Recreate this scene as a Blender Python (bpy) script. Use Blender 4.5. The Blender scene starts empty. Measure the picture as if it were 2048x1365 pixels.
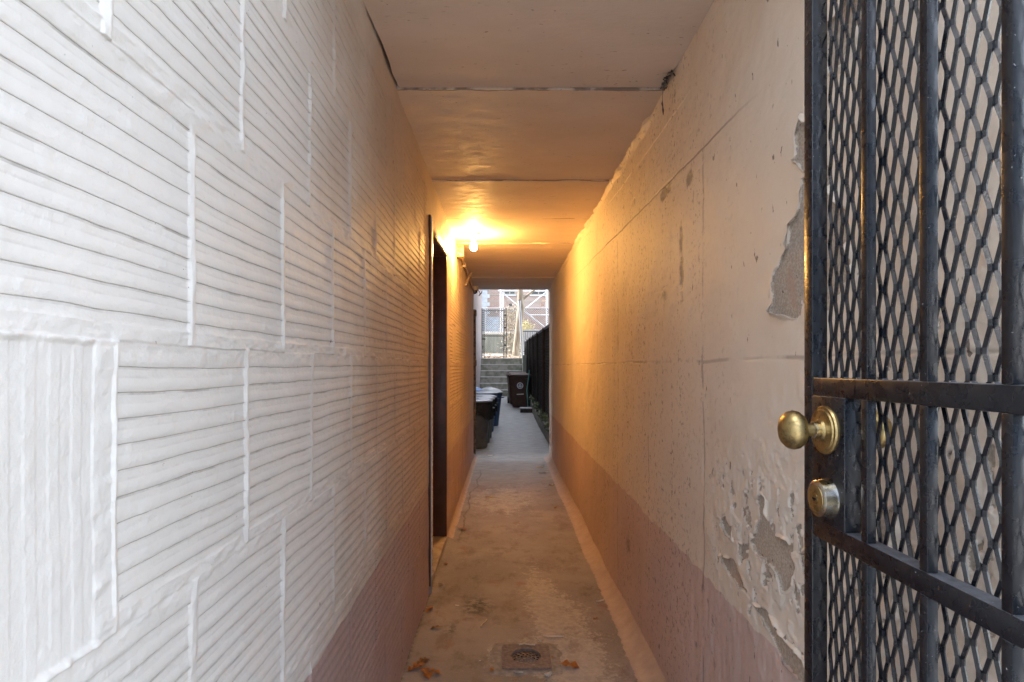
import bpy, bmesh, math, random
import numpy as np
from mathutils import Vector, Matrix

R = math.radians
PI = math.pi
random.seed(7)
rng = np.random.RandomState(11)
S = bpy.context.scene
COL = S.collection

# ------------------------------------------------------------------ camera
F = 1160.0                      # focal length in photo pixels (2048 wide)
H = 1.30                        # eye height
cam_d = bpy.data.cameras.new('camera')
cam = bpy.data.objects.new('camera', cam_d)
COL.objects.link(cam)
cam.location = (0, 0, H)
cam.rotation_euler = (R(90), 0, 0)
cam_d.sensor_width = 36
cam_d.lens = 36 * F / 2048
cam_d.shift_x = (1024 - 1010) / 2048
cam_d.shift_y = (733 - 682.5) / 2048
cam_d.clip_start = 0.02
cam_d.clip_end = 400
S.camera = cam

# ------------------------------------------------------------------ sky, sun, exposure
SUN_EL, SUN_AZ = 52.0, 295.0     # azimuth clockwise from +Y: the street side lies in open shade
W = bpy.data.worlds.new('World')
S.world = W
W.use_nodes = True
wn = W.node_tree
bg = wn.nodes['Background']
sky = wn.nodes.new('ShaderNodeTexSky')
sky.sky_type = 'NISHITA'
sky.sun_disc = False
sky.sun_elevation = R(SUN_EL)
sky.sun_rotation = R(SUN_AZ)
sky.air_density = 1.0
sky.dust_density = 2.2
sky.ozone_density = 1.0
haze = wn.nodes.new('ShaderNodeHueSaturation')      # thin overcast: a paler sky
haze.inputs['Saturation'].default_value = 0.42
wn.links.new(sky.outputs['Color'], haze.inputs['Color'])
wn.links.new(haze.outputs['Color'], bg.inputs['Color'])
bg.inputs['Strength'].default_value = 0.15
sun_d = bpy.data.lights.new('sun', 'SUN')
sun_d.energy = 0.6
sun_d.angle = R(30)
sun_d.color = (1.0, 0.95, 0.88)
sun = bpy.data.objects.new('sun', sun_d)
COL.objects.link(sun)
az, el = R(SUN_AZ), R(SUN_EL)
sdir = Vector((math.sin(az) * math.cos(el), math.cos(az) * math.cos(el), math.sin(el)))
sun.rotation_euler = (-sdir).to_track_quat('-Z', 'Y').to_euler()
S.view_settings.view_transform = 'Standard'
S.view_settings.look = 'None'
S.view_settings.gamma = 1
S.view_settings.use_curve_mapping = False
S.view_settings.exposure = 3.1
BULB_STRENGTH = 155.0
S.cycles.max_bounces = 10
S.cycles.diffuse_bounces = 9
S.cycles.caustics_reflective = False
S.cycles.caustics_refractive = False
S.cycles.sample_clamp_indirect = 6.0

# ------------------------------------------------------------------ numpy noise
def _hash(ix, iy, seed):
    n = (ix.astype(np.int64) * 374761393 + iy.astype(np.int64) * 668265263 + seed * 1442695041) & 0xffffffff
    n = ((n ^ (n >> 13)) * 1274126177) & 0xffffffff
    n = n ^ (n >> 16)
    return (n & 0xffff) / 65535.0

def vnoise(x, y, seed=0):
    ix, iy = np.floor(x), np.floor(y)
    fx, fy = x - ix, y - iy
    fx = fx * fx * (3 - 2 * fx)
    fy = fy * fy * (3 - 2 * fy)
    a = _hash(ix, iy, seed); b = _hash(ix + 1, iy, seed)
    c = _hash(ix, iy + 1, seed); d = _hash(ix + 1, iy + 1, seed)
    return (a + (b - a) * fx) * (1 - fy) + (c + (d - c) * fx) * fy

def fbm(x, y, octaves=4, seed=0, gain=0.5):
    s = 0; a = 1.0; t = 0
    for o in range(octaves):
        s = s + a * vnoise(x * 2 ** o + 17.3 * o, y * 2 ** o - 9.1 * o, seed + o)
        t += a
        a *= gain
    return s / t

def smooth(e0, e1, x):
    t = np.clip((x - e0) / (e1 - e0), 0, 1)
    return t * t * (3 - 2 * t)

def poly_sd(py, pz, poly):
    """signed distance to a polygon, positive inside"""
    n = len(poly)
    inside = np.zeros(py.shape, bool)
    d2 = np.full(py.shape, 1e9)
    for i in range(n):
        ax, ay = poly[i]; bx, by = poly[(i + 1) % n]
        ex, ey = bx - ax, by - ay
        t = np.clip(((py - ax) * ex + (pz - ay) * ey) / (ex * ex + ey * ey + 1e-12), 0, 1)
        d2 = np.minimum(d2, (py - ax - t * ex) ** 2 + (pz - ay - t * ey) ** 2)
        cond = ((ay > pz) != (by > pz)) & (py < (bx - ax) * (pz - ay) / (by - ay + 1e-12) + ax)
        inside ^= cond
    return np.where(inside, 1, -1) * np.sqrt(d2)

# ------------------------------------------------------------------ objects, tags
def tag(o, label=None, cat=None, group=None, kind=None):
    if label: o['label'] = label
    if cat: o['category'] = cat
    if group: o['group'] = group
    if kind: o['kind'] = kind
    return o

def thing(name, label, cat, loc=(0, 0, 0), rz=0.0, group=None):
    o = bpy.data.objects.new(name, None)
    o.empty_display_size = 0.1
    COL.objects.link(o)
    o.location = loc
    o.rotation_euler = (0, 0, rz)
    return tag(o, label, cat, group)

def copy_tree(o, parent=None):
    c = o.copy()
    COL.objects.link(c)
    if parent is not None:
        c.parent = parent
    for ch in list(o.children):
        copy_tree(ch, c)
    return c

def obj(name, bm, mat, parent=None, smooth_angle=None):
    me = bpy.data.meshes.new(name)
    bmesh.ops.recalc_face_normals(bm, faces=bm.faces[:])
    bm.to_mesh(me)
    bm.free()
    me.materials.append(mat)
    if smooth_angle:
        me.polygons.foreach_set('use_smooth', [True] * len(me.polygons))
        me.set_sharp_from_angle(angle=R(smooth_angle))
    o = bpy.data.objects.new(name, me)
    COL.objects.link(o)
    if parent is not None:
        o.parent = parent
    return o

def np_obj(name, co, faces, mat, parent=None, attrs=None, smooth_shade=True):
    me = bpy.data.meshes.new(name)
    nv, nf = len(co), len(faces)
    me.vertices.add(nv)
    me.vertices.foreach_set('co', np.ascontiguousarray(co, dtype=np.float32).ravel())
    me.loops.add(nf * 4)
    me.loops.foreach_set('vertex_index', np.ascontiguousarray(faces, dtype=np.int32).ravel())
    me.polygons.add(nf)
    me.polygons.foreach_set('loop_start', np.arange(nf, dtype=np.int32) * 4)
    me.polygons.foreach_set('loop_total', np.full(nf, 4, dtype=np.int32))
    me.polygons.foreach_set('use_smooth', np.full(nf, smooth_shade))
    me.update(calc_edges=True)
    for k, v in (attrs or {}).items():
        a = me.attributes.new(k, 'FLOAT', 'POINT')
        a.data.foreach_set('value', np.ascontiguousarray(v, dtype=np.float32).ravel())
    me.materials.append(mat)
    o = bpy.data.objects.new(name, me)
    COL.objects.link(o)
    if parent is not None:
        o.parent = parent
    return o

def grid_faces(n, m, flip=False, keep=None):
    i = np.arange(n - 1)[:, None] * m + np.arange(m - 1)[None, :]
    q = np.stack([i, i + m, i + m + 1, i + 1], -1).reshape(-1, 4)
    if keep is not None:
        q = q[keep.reshape(-1)]
    return q[:, ::-1] if flip else q

# bmesh shapes
def add_box(bm, x0, x1, y0, y1, z0, z1, bev=0.0, m=None):
    r = bmesh.ops.create_cube(bm, size=1)
    vs = r['verts']
    for v in vs:
        v.co = Vector((x0 + (v.co.x + .5) * (x1 - x0), y0 + (v.co.y + .5) * (y1 - y0), z0 + (v.co.z + .5) * (z1 - z0)))
    if bev > 0:
        es = list({e for v in vs for e in v.link_edges})
        rb = bmesh.ops.bevel(bm, geom=es, offset=bev, segments=2, affect='EDGES', profile=0.5)
        vs = list({v for f in rb['faces'] for v in f.verts} | {v for v in vs if v.is_valid})
    if m is not None:
        for v in vs:
            if v.is_valid: v.co = m @ v.co
    return vs

def box(x0, x1, y0, y1, z0, z1, bev=0.0):
    bm = bmesh.new()
    add_box(bm, x0, x1, y0, y1, z0, z1, bev)
    return bm

def add_tube(bm, pts, r, n=8, cap=True, rads=None):
    pts = [Vector(p) for p in pts]
    rings = []
    up = Vector((0, 0, 1))
    prev = None
    for i, p in enumerate(pts):
        if i == 0: t = pts[1] - p
        elif i == len(pts) - 1: t = p - pts[i - 1]
        else: t = (pts[i + 1] - pts[i - 1])
        t.normalize()
        if prev is None:
            a = t.cross(up)
            if a.length < 1e-3: a = t.cross(Vector((1, 0, 0)))
        else:
            a = prev - t * prev.dot(t)
        a.normalize()
        prev = a
        b = t.cross(a)
        rr = rads[i] if rads else r
        rings.append([bm.verts.new(p + (a * math.cos(2 * PI * k / n) + b * math.sin(2 * PI * k / n)) * rr) for k in range(n)])
    for i in range(len(rings) - 1):
        for k in range(n):
            bm.faces.new((rings[i][k], rings[i][(k + 1) % n], rings[i + 1][(k + 1) % n], rings[i + 1][k]))
    if cap:
        bm.faces.new(rings[0][::-1]); bm.faces.new(rings[-1])
    return rings

def tube(pts, r, n=8, rads=None):
    bm = bmesh.new()
    add_tube(bm, pts, r, n, True, rads)
    return bm

def add_lathe(bm, prof, n=32, m=Matrix(), wob=None):
    """prof: [(radius, z)]; radius 0 closes the end"""
    rings = []
    for j, (r, z) in enumerate(prof):
        if r <= 1e-6:
            rings.append([bm.verts.new(m @ Vector((0, 0, z)))])
        else:
            ring = []
            for k in range(n):
                a = 2 * PI * k / n
                rr = r * (1 + (wob(j, a) if wob else 0))
                ring.append(bm.verts.new(m @ Vector((rr * math.cos(a), rr * math.sin(a), z))))
            rings.append(ring)
    for i in range(len(rings) - 1):
        A, B = rings[i], rings[i + 1]
        for k in range(n):
            k2 = (k + 1) % n
            if len(A) == 1 and len(B) == 1: continue
            if len(A) == 1: bm.faces.new((A[0], B[k2], B[k]))
            elif len(B) == 1: bm.faces.new((A[k], A[k2], B[0]))
            else: bm.faces.new((A[k], A[k2], B[k2], B[k]))

def lathe(prof, n=32, m=Matrix(), wob=None):
    bm = bmesh.new()
    add_lathe(bm, prof, n, m, wob)
    return bm

AXX = Matrix.Rotation(R(-90), 4, 'Y')   # lathe axis +Z -> -X

def px_floor(px, py, z=0.0):
    d = F * (H - z) / (py - 733)
    return (px - 1010) * d / F, d

# ------------------------------------------------------------------ materials
class N:
    """small node-tree helper"""
    def __init__(s, name):
        s.m = bpy.data.materials.new(name)
        s.m.use_nodes = True
        s.t = s.m.node_tree
        s.p = s.t.nodes['Principled BSDF']
        s.pos = None
    def node(s, ty, **kw):
        n = s.t.nodes.new(ty)
        for k, v in kw.items(): setattr(n, k, v)
        return n
    def link(s, a, b): s.t.links.new(a, b)
    def setin(s, sock, v):
        if hasattr(v, 'is_output'): s.link(v, sock)
        else: sock.default_value = v
    def coord(s, kind='Object', scale=(1, 1, 1)):
        tc = s.node('ShaderNodeTexCoord')
        mp = s.node('ShaderNodeMapping')
        mp.inputs['Scale'].default_value = scale
        s.link(tc.outputs[kind], mp.inputs['Vector'])
        return mp.outputs['Vector']
    def noise(s, vec, scale, detail=4, rough=0.55, dist=0.0):
        n = s.node('ShaderNodeTexNoise')
        n.inputs['Scale'].default_value = scale
        n.inputs['Detail'].default_value = detail
        n.inputs['Roughness'].default_value = rough
        n.inputs['Distortion'].default_value = dist
        s.link(vec, n.inputs['Vector'])
        return n.outputs['Fac']
    def ramp(s, fac, a, b, lo=0.0, hi=1.0):
        n = s.node('ShaderNodeMapRange')
        n.interpolation_type = 'SMOOTHSTEP'
        s.setin(n.inputs['Value'], fac)
        n.inputs['From Min'].default_value = a
        n.inputs['From Max'].default_value = b
        n.inputs['To Min'].default_value = lo
        n.inputs['To Max'].default_value = hi
        return n.outputs['Result']
    def math(s, op, a, b=0.0):
        n = s.node('ShaderNodeMath', operation=op)
        s.setin(n.inputs[0], a); s.setin(n.inputs[1], b)
        return n.outputs[0]
    def mix(s, fac, a, b):
        n = s.node('ShaderNodeMix', data_type='RGBA')
        s.setin(n.inputs[0], fac)
        for sock, v in ((n.inputs[6], a), (n.inputs[7], b)):
            if hasattr(v, 'is_output'): s.link(v, sock)
            else: sock.default_value = (*v, 1)
        return n.outputs[2]
    def attr(s, name):
        n = s.node('ShaderNodeAttribute')
        n.attribute_name = name
        return n.outputs['Fac']
    def xyz(s, vec):
        n = s.node('ShaderNodeSeparateXYZ')
        s.link(vec, n.inputs[0])
        return n.outputs
    def bump(s, h, strength=0.3, dist=0.005, prev=None):
        n = s.node('ShaderNodeBump')
        n.inputs['Strength'].default_value = strength
        n.inputs['Distance'].default_value = dist
        s.link(h, n.inputs['Height'])
        if prev is not None: s.link(prev, n.inputs['Normal'])
        return n.outputs['Normal']
    def out(s, col=None, rough=None, normal=None, metal=None, spec=None):
        p = s.p
        if col is not None:
            if hasattr(col, 'is_output'): s.link(col, p.inputs['Base Color'])
            else: p.inputs['Base Color'].default_value = (*col, 1)
        if rough is not None: s.setin(p.inputs['Roughness'], rough)
        if normal is not None: s.link(normal, p.inputs['Normal'])
        if metal is not None: s.setin(p.inputs['Metallic'], metal)
        if spec is not None: p.inputs['Specular IOR Level'].default_value = spec
        return s.m

def simple(name, a, b, scale=20, rough=0.6, metal=0.0, bump=0.2, bdist=0.003, detail=5, lo=.35, hi=.65, spec=None, stretch=(1, 1, 1)):
    n = N(name)
    v = n.coord('Object', stretch)
    f = n.noise(v, scale, detail)
    c = n.mix(n.ramp(f, lo, hi), a, b)
    f2 = n.noise(v, scale * 4, 4)
    rr = n.ramp(f2, .3, .7, max(0.05, rough - .1), min(1, rough + .1))
    return n.out(c, rr, n.bump(f2, bump, bdist), metal, spec)

# paints of the passage
def mat_tile_wall():
    n = N('painted_ribbed_tile')
    v = n.coord()
    x, y, z = n.xyz(v)
    # colour: cream white above, dusty mauve dado below a hand-painted line
    edge = n.noise(v, 9, 4)
    line = n.math('ADD', n.math('ADD', z, n.math('MULTIPLY', edge, .03)), n.math('MULTIPLY', n.noise(v, 1.3, 2), .03))
    low = n.ramp(line, .651, .645)
    big = n.noise(v, 2.2, 4)
    fine = n.noise(v, 60, 5)
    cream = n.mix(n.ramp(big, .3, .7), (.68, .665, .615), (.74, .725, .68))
    # daylight falloff and lamp warmth painted in: white turns beige further from the street
    deep_warmth = n.ramp(n.math('ADD', y, n.math('MULTIPLY', n.math('SUBTRACT', n.noise(v, 2.6, 5, .65), .5), 1.6)), -2.75, -1.75)
    cream = n.mix(deep_warmth, cream, n.mix(n.ramp(big, .3, .7), (.50, .415, .335), (.57, .48, .40)))
    mauve = n.mix(n.ramp(big, .3, .7), (.42, .31, .285), (.49, .375, .345))
    c = n.mix(low, cream, mauve)
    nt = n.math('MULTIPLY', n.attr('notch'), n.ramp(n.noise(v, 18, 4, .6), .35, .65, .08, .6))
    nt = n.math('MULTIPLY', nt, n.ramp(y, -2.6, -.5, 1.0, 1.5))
    c = n.mix(nt, c, (.24, .21, .18))  # dirt and painted-in shade darken the groove slots
    # cool primer showing through where the paint wore thin
    wear = n.math('MULTIPLY', n.ramp(n.noise(v, 14, 5, .7), .66, .72), .35)
    c = n.mix(wear, c, (.56, .60, .62))
    # soot and dirt: held by the grooves deeper in the passage
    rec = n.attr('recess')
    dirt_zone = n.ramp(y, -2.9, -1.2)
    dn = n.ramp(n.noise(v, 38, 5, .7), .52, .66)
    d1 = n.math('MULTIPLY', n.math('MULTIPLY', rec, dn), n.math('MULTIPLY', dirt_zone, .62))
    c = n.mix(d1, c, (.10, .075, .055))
    sp = n.ramp(n.noise(v, 95, 3, .6), .70, .74)
    sp2 = n.math('MULTIPLY', sp, n.ramp(n.noise(v, 3.0, 3), .5, .62))
    c = n.mix(n.math('MULTIPLY', sp2, .75), c, (.09, .06, .05))
    chip = n.ramp(n.noise(v, 26, 4, .5), .735, .75)
    c = n.mix(chip, c, (.17, .09, .075))
    h = n.bump(n.noise(v, 30, 7, .66), .45, .004)
    h = n.bump(fine, .5, .0014, h)
    return n.out(c, n.ramp(fine, .3, .7, .50, .66), h)

def mat_plaster_wall():
    n = N('peeling_painted_plaster')
    v = n.coord()
    x, y, z = n.xyz(v)
    edge = n.noise(v, 14, 5)
    line = n.math('ADD', n.math('ADD', z, n.math('MULTIPLY', edge, .045)), n.math('MULTIPLY', n.noise(v, 1.6, 2), .05))
    low = n.ramp(line, .684, .679)
    big = n.noise(v, 1.7, 4)
    fine = n.noise(v, 70, 5)
    beige = n.mix(n.ramp(big, .3, .7), (.66, .58, .485), (.72, .645, .55))
    pink = n.mix(n.ramp(big, .3, .7), (.52, .395, .352), (.59, .46, .415))
    c = n.mix(low, beige, pink)
    # vertical streaks of soot
    vs = n.coord('Object', (1, 9, .8))
    st = n.ramp(n.noise(vs, 1.2, 4, .6), .44, .60, .25, 1.0)
    zone = n.math('MULTIPLY', n.ramp(y, -2.6, -1.7), n.ramp(y, 1.5, -.6))
    spk = n.ramp(n.noise(v, 48, 5, .7), .545, .62)
    dz = n.math('MULTIPLY', n.math('MULTIPLY', st, spk), zone)
    c = n.mix(n.math('MULTIPLY', dz, .75), c, (.14, .105, .09))
    # lower grime on the dado
    g = n.math('MULTIPLY', n.ramp(n.noise(v, 20, 5, .7), .56, .68), n.math('MULTIPLY', low, n.ramp(n.noise(vs, 1.0, 2), .52, .62)))
    c = n.mix(n.math('MULTIPLY', g, .7), c, (.15, .13, .125))
    # small nicks
    vk = n.coord('Object', (1, 1.0, .42))
    nick = n.math('MULTIPLY', n.ramp(n.noise(vk, 46, 3, .55), .68, .70), n.ramp(n.noise(v, 2.6, 2), .38, .5))
    c = n.mix(n.math('MULTIPLY', nick, .85), c, (.11, .085, .075))
    zl = n.math('ADD', z, n.math('MULTIPLY', n.math('SUBTRACT', n.noise(v, 2.5, 4), .5), .03))
    l1 = n.math('ABSOLUTE', n.math('SUBTRACT', n.math('SUBTRACT', zl, n.math('MULTIPLY', y, .03)), 2.068))
    seam = n.math('MULTIPLY', n.ramp(l1, .006, .0015), n.math('MULTIPLY', n.ramp(y, -2.6, -2.2), n.ramp(y, .6, .1)))
    yl = n.math('ADD', y, n.math('MULTIPLY', n.math('SUBTRACT', n.noise(n.coord('Object', (1, .3, 1)), 4, 5, .65), .5), .05))
    brk = n.ramp(n.noise(n.coord('Object', (1, .5, 1)), 6, 5, .7), .42, .56)
    for yc, zt_, k in ((1.87, 2.03, .7), (2.57, 2.2, .5), (3.28, 2.02, .8), (4.0, 2.3, .75)):
        dd = n.math('ABSOLUTE', n.math('SUBTRACT', yl, yc - 4))
        ln = n.math('MULTIPLY', n.math('MULTIPLY', n.ramp(dd, .010, .003), brk), n.math('MULTIPLY', n.ramp(z, zt_, zt_ - .02), k))
        seam = n.math('MAXIMUM', seam, ln)
    l2 = n.math('ABSOLUTE', n.math('SUBTRACT', zl, 1.318))
    seam = n.math('MAXIMUM', seam, n.math('MULTIPLY', n.math('MULTIPLY', n.ramp(l2, .008, .002), brk), .55))
    c = n.mix(n.math('MULTIPLY', seam, .7), c, (.16, .12, .10))
    sn = n.math('ADD', n.math('MULTIPLY', n.attr('spot'), .55), n.math('MULTIPLY', n.noise(n.coord('Object', (1, 1, .6)), 34, 6, .72), .55))
    c = n.mix(n.math('MULTIPLY', n.ramp(sn, .54, .70), .62), c, (.12, .092, .078))
    # bare cement where the paint came away
    pe = n.math('ADD', n.attr('peel'), n.math('MULTIPLY', n.math('SUBTRACT', n.noise(v, 55, 5, .65), .5), .012))
    bare = n.ramp(pe, -.0004, .0004)
    rim = n.math('MULTIPLY', n.ramp(pe, -.009, -.004), n.math('SUBTRACT', 1.0, bare))
    c = n.mix(n.math('MULTIPLY', rim, .2), c, (.70, .66, .62))
    cem = n.mix(n.ramp(n.noise(v, 160, 3, .7), .35, .65), (.33, .275, .22), (.47, .405, .335))
    cem = n.mix(n.ramp(n.noise(v, 50, 2), .70, .73), cem, (.10, .075, .065))
    cem = n.mix(n.math('MULTIPLY', n.ramp(n.noise(v, 9, 3), .6, .7), .6), cem, (.42, .27, .20))
    c = n.mix(bare, c, cem)
    h = n.bump(n.noise(v, 22, 6, .6), .3, .006)
    h = n.bump(fine, .35, .0014, h)
    h = n.bump(n.math('MULTIPLY', bare, n.noise(v, 90, 4)), .35, .003, h)
    rr = n.math('ADD', n.ramp(fine, .3, .7, .55, .68), n.math('MULTIPLY', bare, .35))
    return n.out(c, rr, h)

def mat_ceiling():
    n = N('painted_concrete_ceiling')
    v = n.coord('Object', (1, 2.2, 1))
    big = n.noise(v, 1.8, 4)
    c = n.mix(n.ramp(big, .3, .7), (.64, .55, .47), (.70, .605, .52))
    sp = n.math('MULTIPLY', n.ramp(n.noise(v, 42, 3, .5), .68, .72), n.ramp(n.noise(v, 2, 2), .40, .55))
    c = n.mix(n.math('MULTIPLY', sp, .8), c, (.13, .09, .07))
    x, y, z = n.xyz(n.coord())
    wv = n.math('ADD', y, n.math('MULTIPLY', n.math('SUBTRACT', n.noise(n.coord('Object', (1, .2, 1)), 3.5, 5, .6), .5), .07))
    for yc, w, k in ((2.322 - 4, .007, .75), (4.33 - 4, .014, .95), (5.21 - 4, .010, .5), (3.44 - 4, .008, .6), (6.22 - 4, .012, .4)):
        dd = n.math('ABSOLUTE', n.math('SUBTRACT', wv, yc + .0))
        m_ = n.math('MULTIPLY', n.ramp(dd, w, w * .3), n.ramp(n.noise(n.coord(), 5, 4), .40, .52))
        c = n.mix(n.math('MULTIPLY', m_, k), c, (.10, .07, .05))
    sc = n.math('MULTIPLY', n.ramp(n.noise(n.coord('Object', (1, 3, 1)), 14, 5, .7), .60, .66), n.ramp(n.noise(v, 1.1, 2), .5, .6))
    c = n.mix(n.math('MULTIPLY', sc, .4), c, (.30, .22, .17))
    h = n.bump(n.noise(v, 9, 6, .6, .6), .16, .005)
    h = n.bump(n.noise(n.coord('Object', (1, 3.2, 1)), 16, 6, .72), .30, .004, h)
    h = n.bump(n.noise(v, 45, 5), .35, .003, h)
    return n.out(c, n.ramp(n.noise(v, 9, 4), .3, .7, .55, .75), h)

def mat_floor():
    n = N('worn_painted_concrete')
    v = n.coord()
    x, y, z = n.xyz(v)
    fine = n.noise(v, 130, 5, .7)
    mid = n.noise(v, 13, 6, .68)
    big = n.noise(v, 2.3, 4)
    vs = n.coord('Object', (1.6, .55, 1))
    conc = n.mix(n.ramp(n.noise(v, 30, 6, .7), .35, .65), (.35, .332, .305), (.51, .485, .445))
    paint = n.mix(n.ramp(big, .35, .65), (.205, .186, .178), (.285, .260, .250))
    paint = n.mix(n.math('MULTIPLY', n.ramp(n.noise(v, 45, 6, .75), .48, .62), .35), paint, (.30, .235, .19))
    paint = n.mix(n.math('MULTIPLY', n.ramp(n.noise(n.coord('Object', (1, .6, 1)), 5, 5, .7), .5, .66), .55), paint, (.125, .085, .068))
    # where the brown paint has worn to the concrete: right of the middle near the drain, and patches
    wn_ = n.math('ADD', n.math('ADD', n.math('MULTIPLY', mid, .62), n.math('MULTIPLY', n.noise(vs, 3.2, 4), .5)), n.math('MULTIPLY', n.attr('wear'), .5))
    wn2 = n.math('ADD', wn_, n.math('MULTIPLY', n.math('SUBTRACT', n.noise(v, 60, 5, .75), .5), .55))
    c = n.mix(n.ramp(wn2, .68, .82, 0, .65), paint, conc)
    c = n.mix(n.math('MULTIPLY', n.ramp(n.noise(v, 4.5, 5, .6), .60, .70), .5), c, (.22, .095, .07))
    blot = n.ramp(n.noise(n.coord('Object', (1, .7, 1)), 7.5, 6, .72), .52, .66)
    c = n.mix(n.math('MULTIPLY', blot, .45), c, (.105, .085, .075))
    grit = n.ramp(n.noise(v, 210, 2, .5), .66, .72)
    c = n.mix(n.math('MULTIPLY', grit, .55), c, (.46, .42, .37))
    # outside the passage the slab is bare grey
    out_ = n.ramp(n.math('ADD', y, n.math('MULTIPLY', mid, 1.4)), 6.7, 8.2)
    grey = n.mix(n.ramp(n.noise(n.coord('Object', (1, 2.5, 1)), 5, 6, .65), .3, .7), (.21, .22, .22), (.33, .34, .34))
    grey = n.mix(n.math('MULTIPLY', n.ramp(n.noise(v, 3, 4, .7), .62, .72), .5), grey, (.14, .14, .14))
    c = n.mix(out_, c, grey)
    # spots: paint drips, gum and dark stain
    c = n.mix(n.ramp(n.noise(v, 85, 2), .755, .765), c, (.62, .58, .54))
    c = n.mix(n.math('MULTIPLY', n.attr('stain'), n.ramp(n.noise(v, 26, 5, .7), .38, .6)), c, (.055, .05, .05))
    # beige wall paint slopped on to the floor edge
    st = n.ramp(n.math('ADD', n.attr('strip'), n.math('MULTIPLY', n.math('SUBTRACT', n.noise(v, 24, 6, .75), .5), .055)), -.001, .001)
    c = n.mix(st, c, n.mix(n.ramp(mid, .3, .7), (.36, .28, .235), (.44, .35, .295)))
    # cracks
    cr = n.attr('crack')
    c = n.mix(n.math('MULTIPLY', cr, n.ramp(n.noise(v, 30, 3), .3, .5)), c, (.06, .045, .04))
    h = n.bump(mid, .25, .006)
    h = n.bump(fine, .4, .0015, h)
    return n.out(c, n.ramp(fine, .3, .7, .5, .75), h)

def mat_black_metal():
    n = N('black_gate_paint')
    v = n.coord()
    base = n.mix(n.ramp(n.noise(v, 6, 4), .35, .7), (.003, .0045, .008), (.005, .007, .011))
    sp = n.ramp(n.noise(v, 210, 2), .72, .75)
    sp = n.math('MULTIPLY', sp, n.ramp(n.noise(v, 12, 3), .46, .6))
    c = n.mix(n.math('MULTIPLY', sp, .7), base, (.42, .42, .43))
    dust = n.math('MULTIPLY', n.ramp(n.noise(v, 30, 5, .7), .56, .72), .02)
    c = n.mix(dust, c, (.35, .34, .33))
    geo = n.node('ShaderNodeNewGeometry')
    nz = n.xyz(geo.outputs['Normal'])[2]
    top = n.math('MULTIPLY', n.ramp(nz, .6, .95), n.ramp(n.noise(v, 70, 5, .7), .3, .7, .25, .6))
    c = n.mix(top, c, (.17, .18, .20))
    h = n.bump(n.noise(v, 26, 4), .18, .004)
    h = n.bump(n.noise(v, 260, 3), .18, .0008, h)
    rr = n.math('ADD', n.ramp(n.noise(v, 45, 4), .3, .7, .20, .38), n.math('MULTIPLY', top, .3))
    return n.out(c, rr, h, 0.0, 0.7)

def mat_brass():
    n = N('tarnished_brass')
    v = n.coord()
    t = n.ramp(n.noise(v, 55, 5, .65), .42, .66)
    c = n.mix(t, (.50, .38, .17), (.23, .175, .085))
    c = n.mix(n.math('MULTIPLY', n.ramp(n.noise(v, 160, 3), .66, .70), .7), c, (.05, .042, .03))
    return n.out(c, n.ramp(n.noise(v, 90, 4), .3, .7, .30, .48), n.bump(n.noise(v, 180, 3), .08, .0006), 1.0)

def mat_chrome_brass():
    n = N('worn_brass_rim')
    v = n.coord('Object', (1, 1, 1))
    t = n.ramp(n.noise(v, 60, 5, .7), .45, .58)
    c = n.mix(t, (.55, .48, .33), (.62, .62, .60))
    c = n.mix(n.ramp(n.noise(v, 75, 4, .7), .62, .66), c, (.035, .03, .02))
    return n.out(c, .24, n.bump(n.noise(v, 150, 3), .1, .0006), 1.0)

M = {}
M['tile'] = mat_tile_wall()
M['plaster'] = mat_plaster_wall()
M['ceil'] = mat_ceiling()
M['floor'] = mat_floor()
M['gate'] = mat_black_metal()
M['brass'] = mat_brass()
M['rim'] = mat_chrome_brass()
M['void'] = simple('dark_concrete', (.05, .04, .035), (.10, .085, .07), 12, .9)
M['mass'] = simple('grey_stucco', (.40, .36, .33), (.46, .42, .39), 8, .9, bump=.4)
M['brown'] = simple('dark_brown_door_paint', (.075, .026, .014), (.11, .042, .024), 9, .38, bump=.15)
M['cream'] = simple('cream_trim_paint', (.74, .70, .64), (.80, .76, .70), 12, .3, bump=.3)
M['sill'] = simple('worn_concrete_sill', (.33, .26, .19), (.48, .40, .31), 16, .75, bump=.4)
M['bluepaint'] = simple('faded_blue_primer', (.20, .27, .31), (.36, .38, .37), 30, .6, bump=.4)
M['conduit'] = simple('painted_conduit', (.40, .31, .24), (.55, .45, .37), 40, .45)
M['rustbox'] = simple('rusty_painted_box', (.34, .17, .06), (.56, .44, .32), 60, .7, bump=.5, lo=.45, hi=.55)
M['cambody'] = simple('beige_camera_plastic', (.52, .44, .36), (.60, .52, .43), 20, .4)
M['blackplastic'] = simple('black_plastic', (.012, .012, .013), (.025, .025, .026), 20, .3)
M['porcelain'] = simple('white_porcelain', (.72, .70, .66), (.80, .78, .74), 30, .25)
M['pipe'] = simple('dirty_iron_pipe', (.055, .040, .032), (.17, .12, .09), 26, .7, bump=.6, lo=.4, hi=.6)
M['rust'] = simple('rusty_cast_iron', (.17, .13, .112), (.25, .20, .175), 70, .8, bump=.5, bdist=.002)
M['hole'] = simple('drain_darkness', (.006, .006, .006), (.012, .011, .01), 20, .9)
M['mortar'] = simple('light_cement_patch', (.25, .225, .19), (.35, .315, .27), 40, .9, bump=.5)
M['paperwhite'] = simple('white_paint_chip', (.66, .65, .62), (.78, .77, .75), 40, .6)
M['twig'] = simple('pale_dry_twig', (.48, .40, .31), (.62, .54, .44), 90, .8)
M['leaf_o'] = simple('orange_dead_leaf', (.42, .15, .035), (.55, .24, .07), 90, .6)
M['leaf_b'] = simple('brown_dead_leaf', (.20, .10, .04), (.32, .17, .07), 90, .7)

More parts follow.
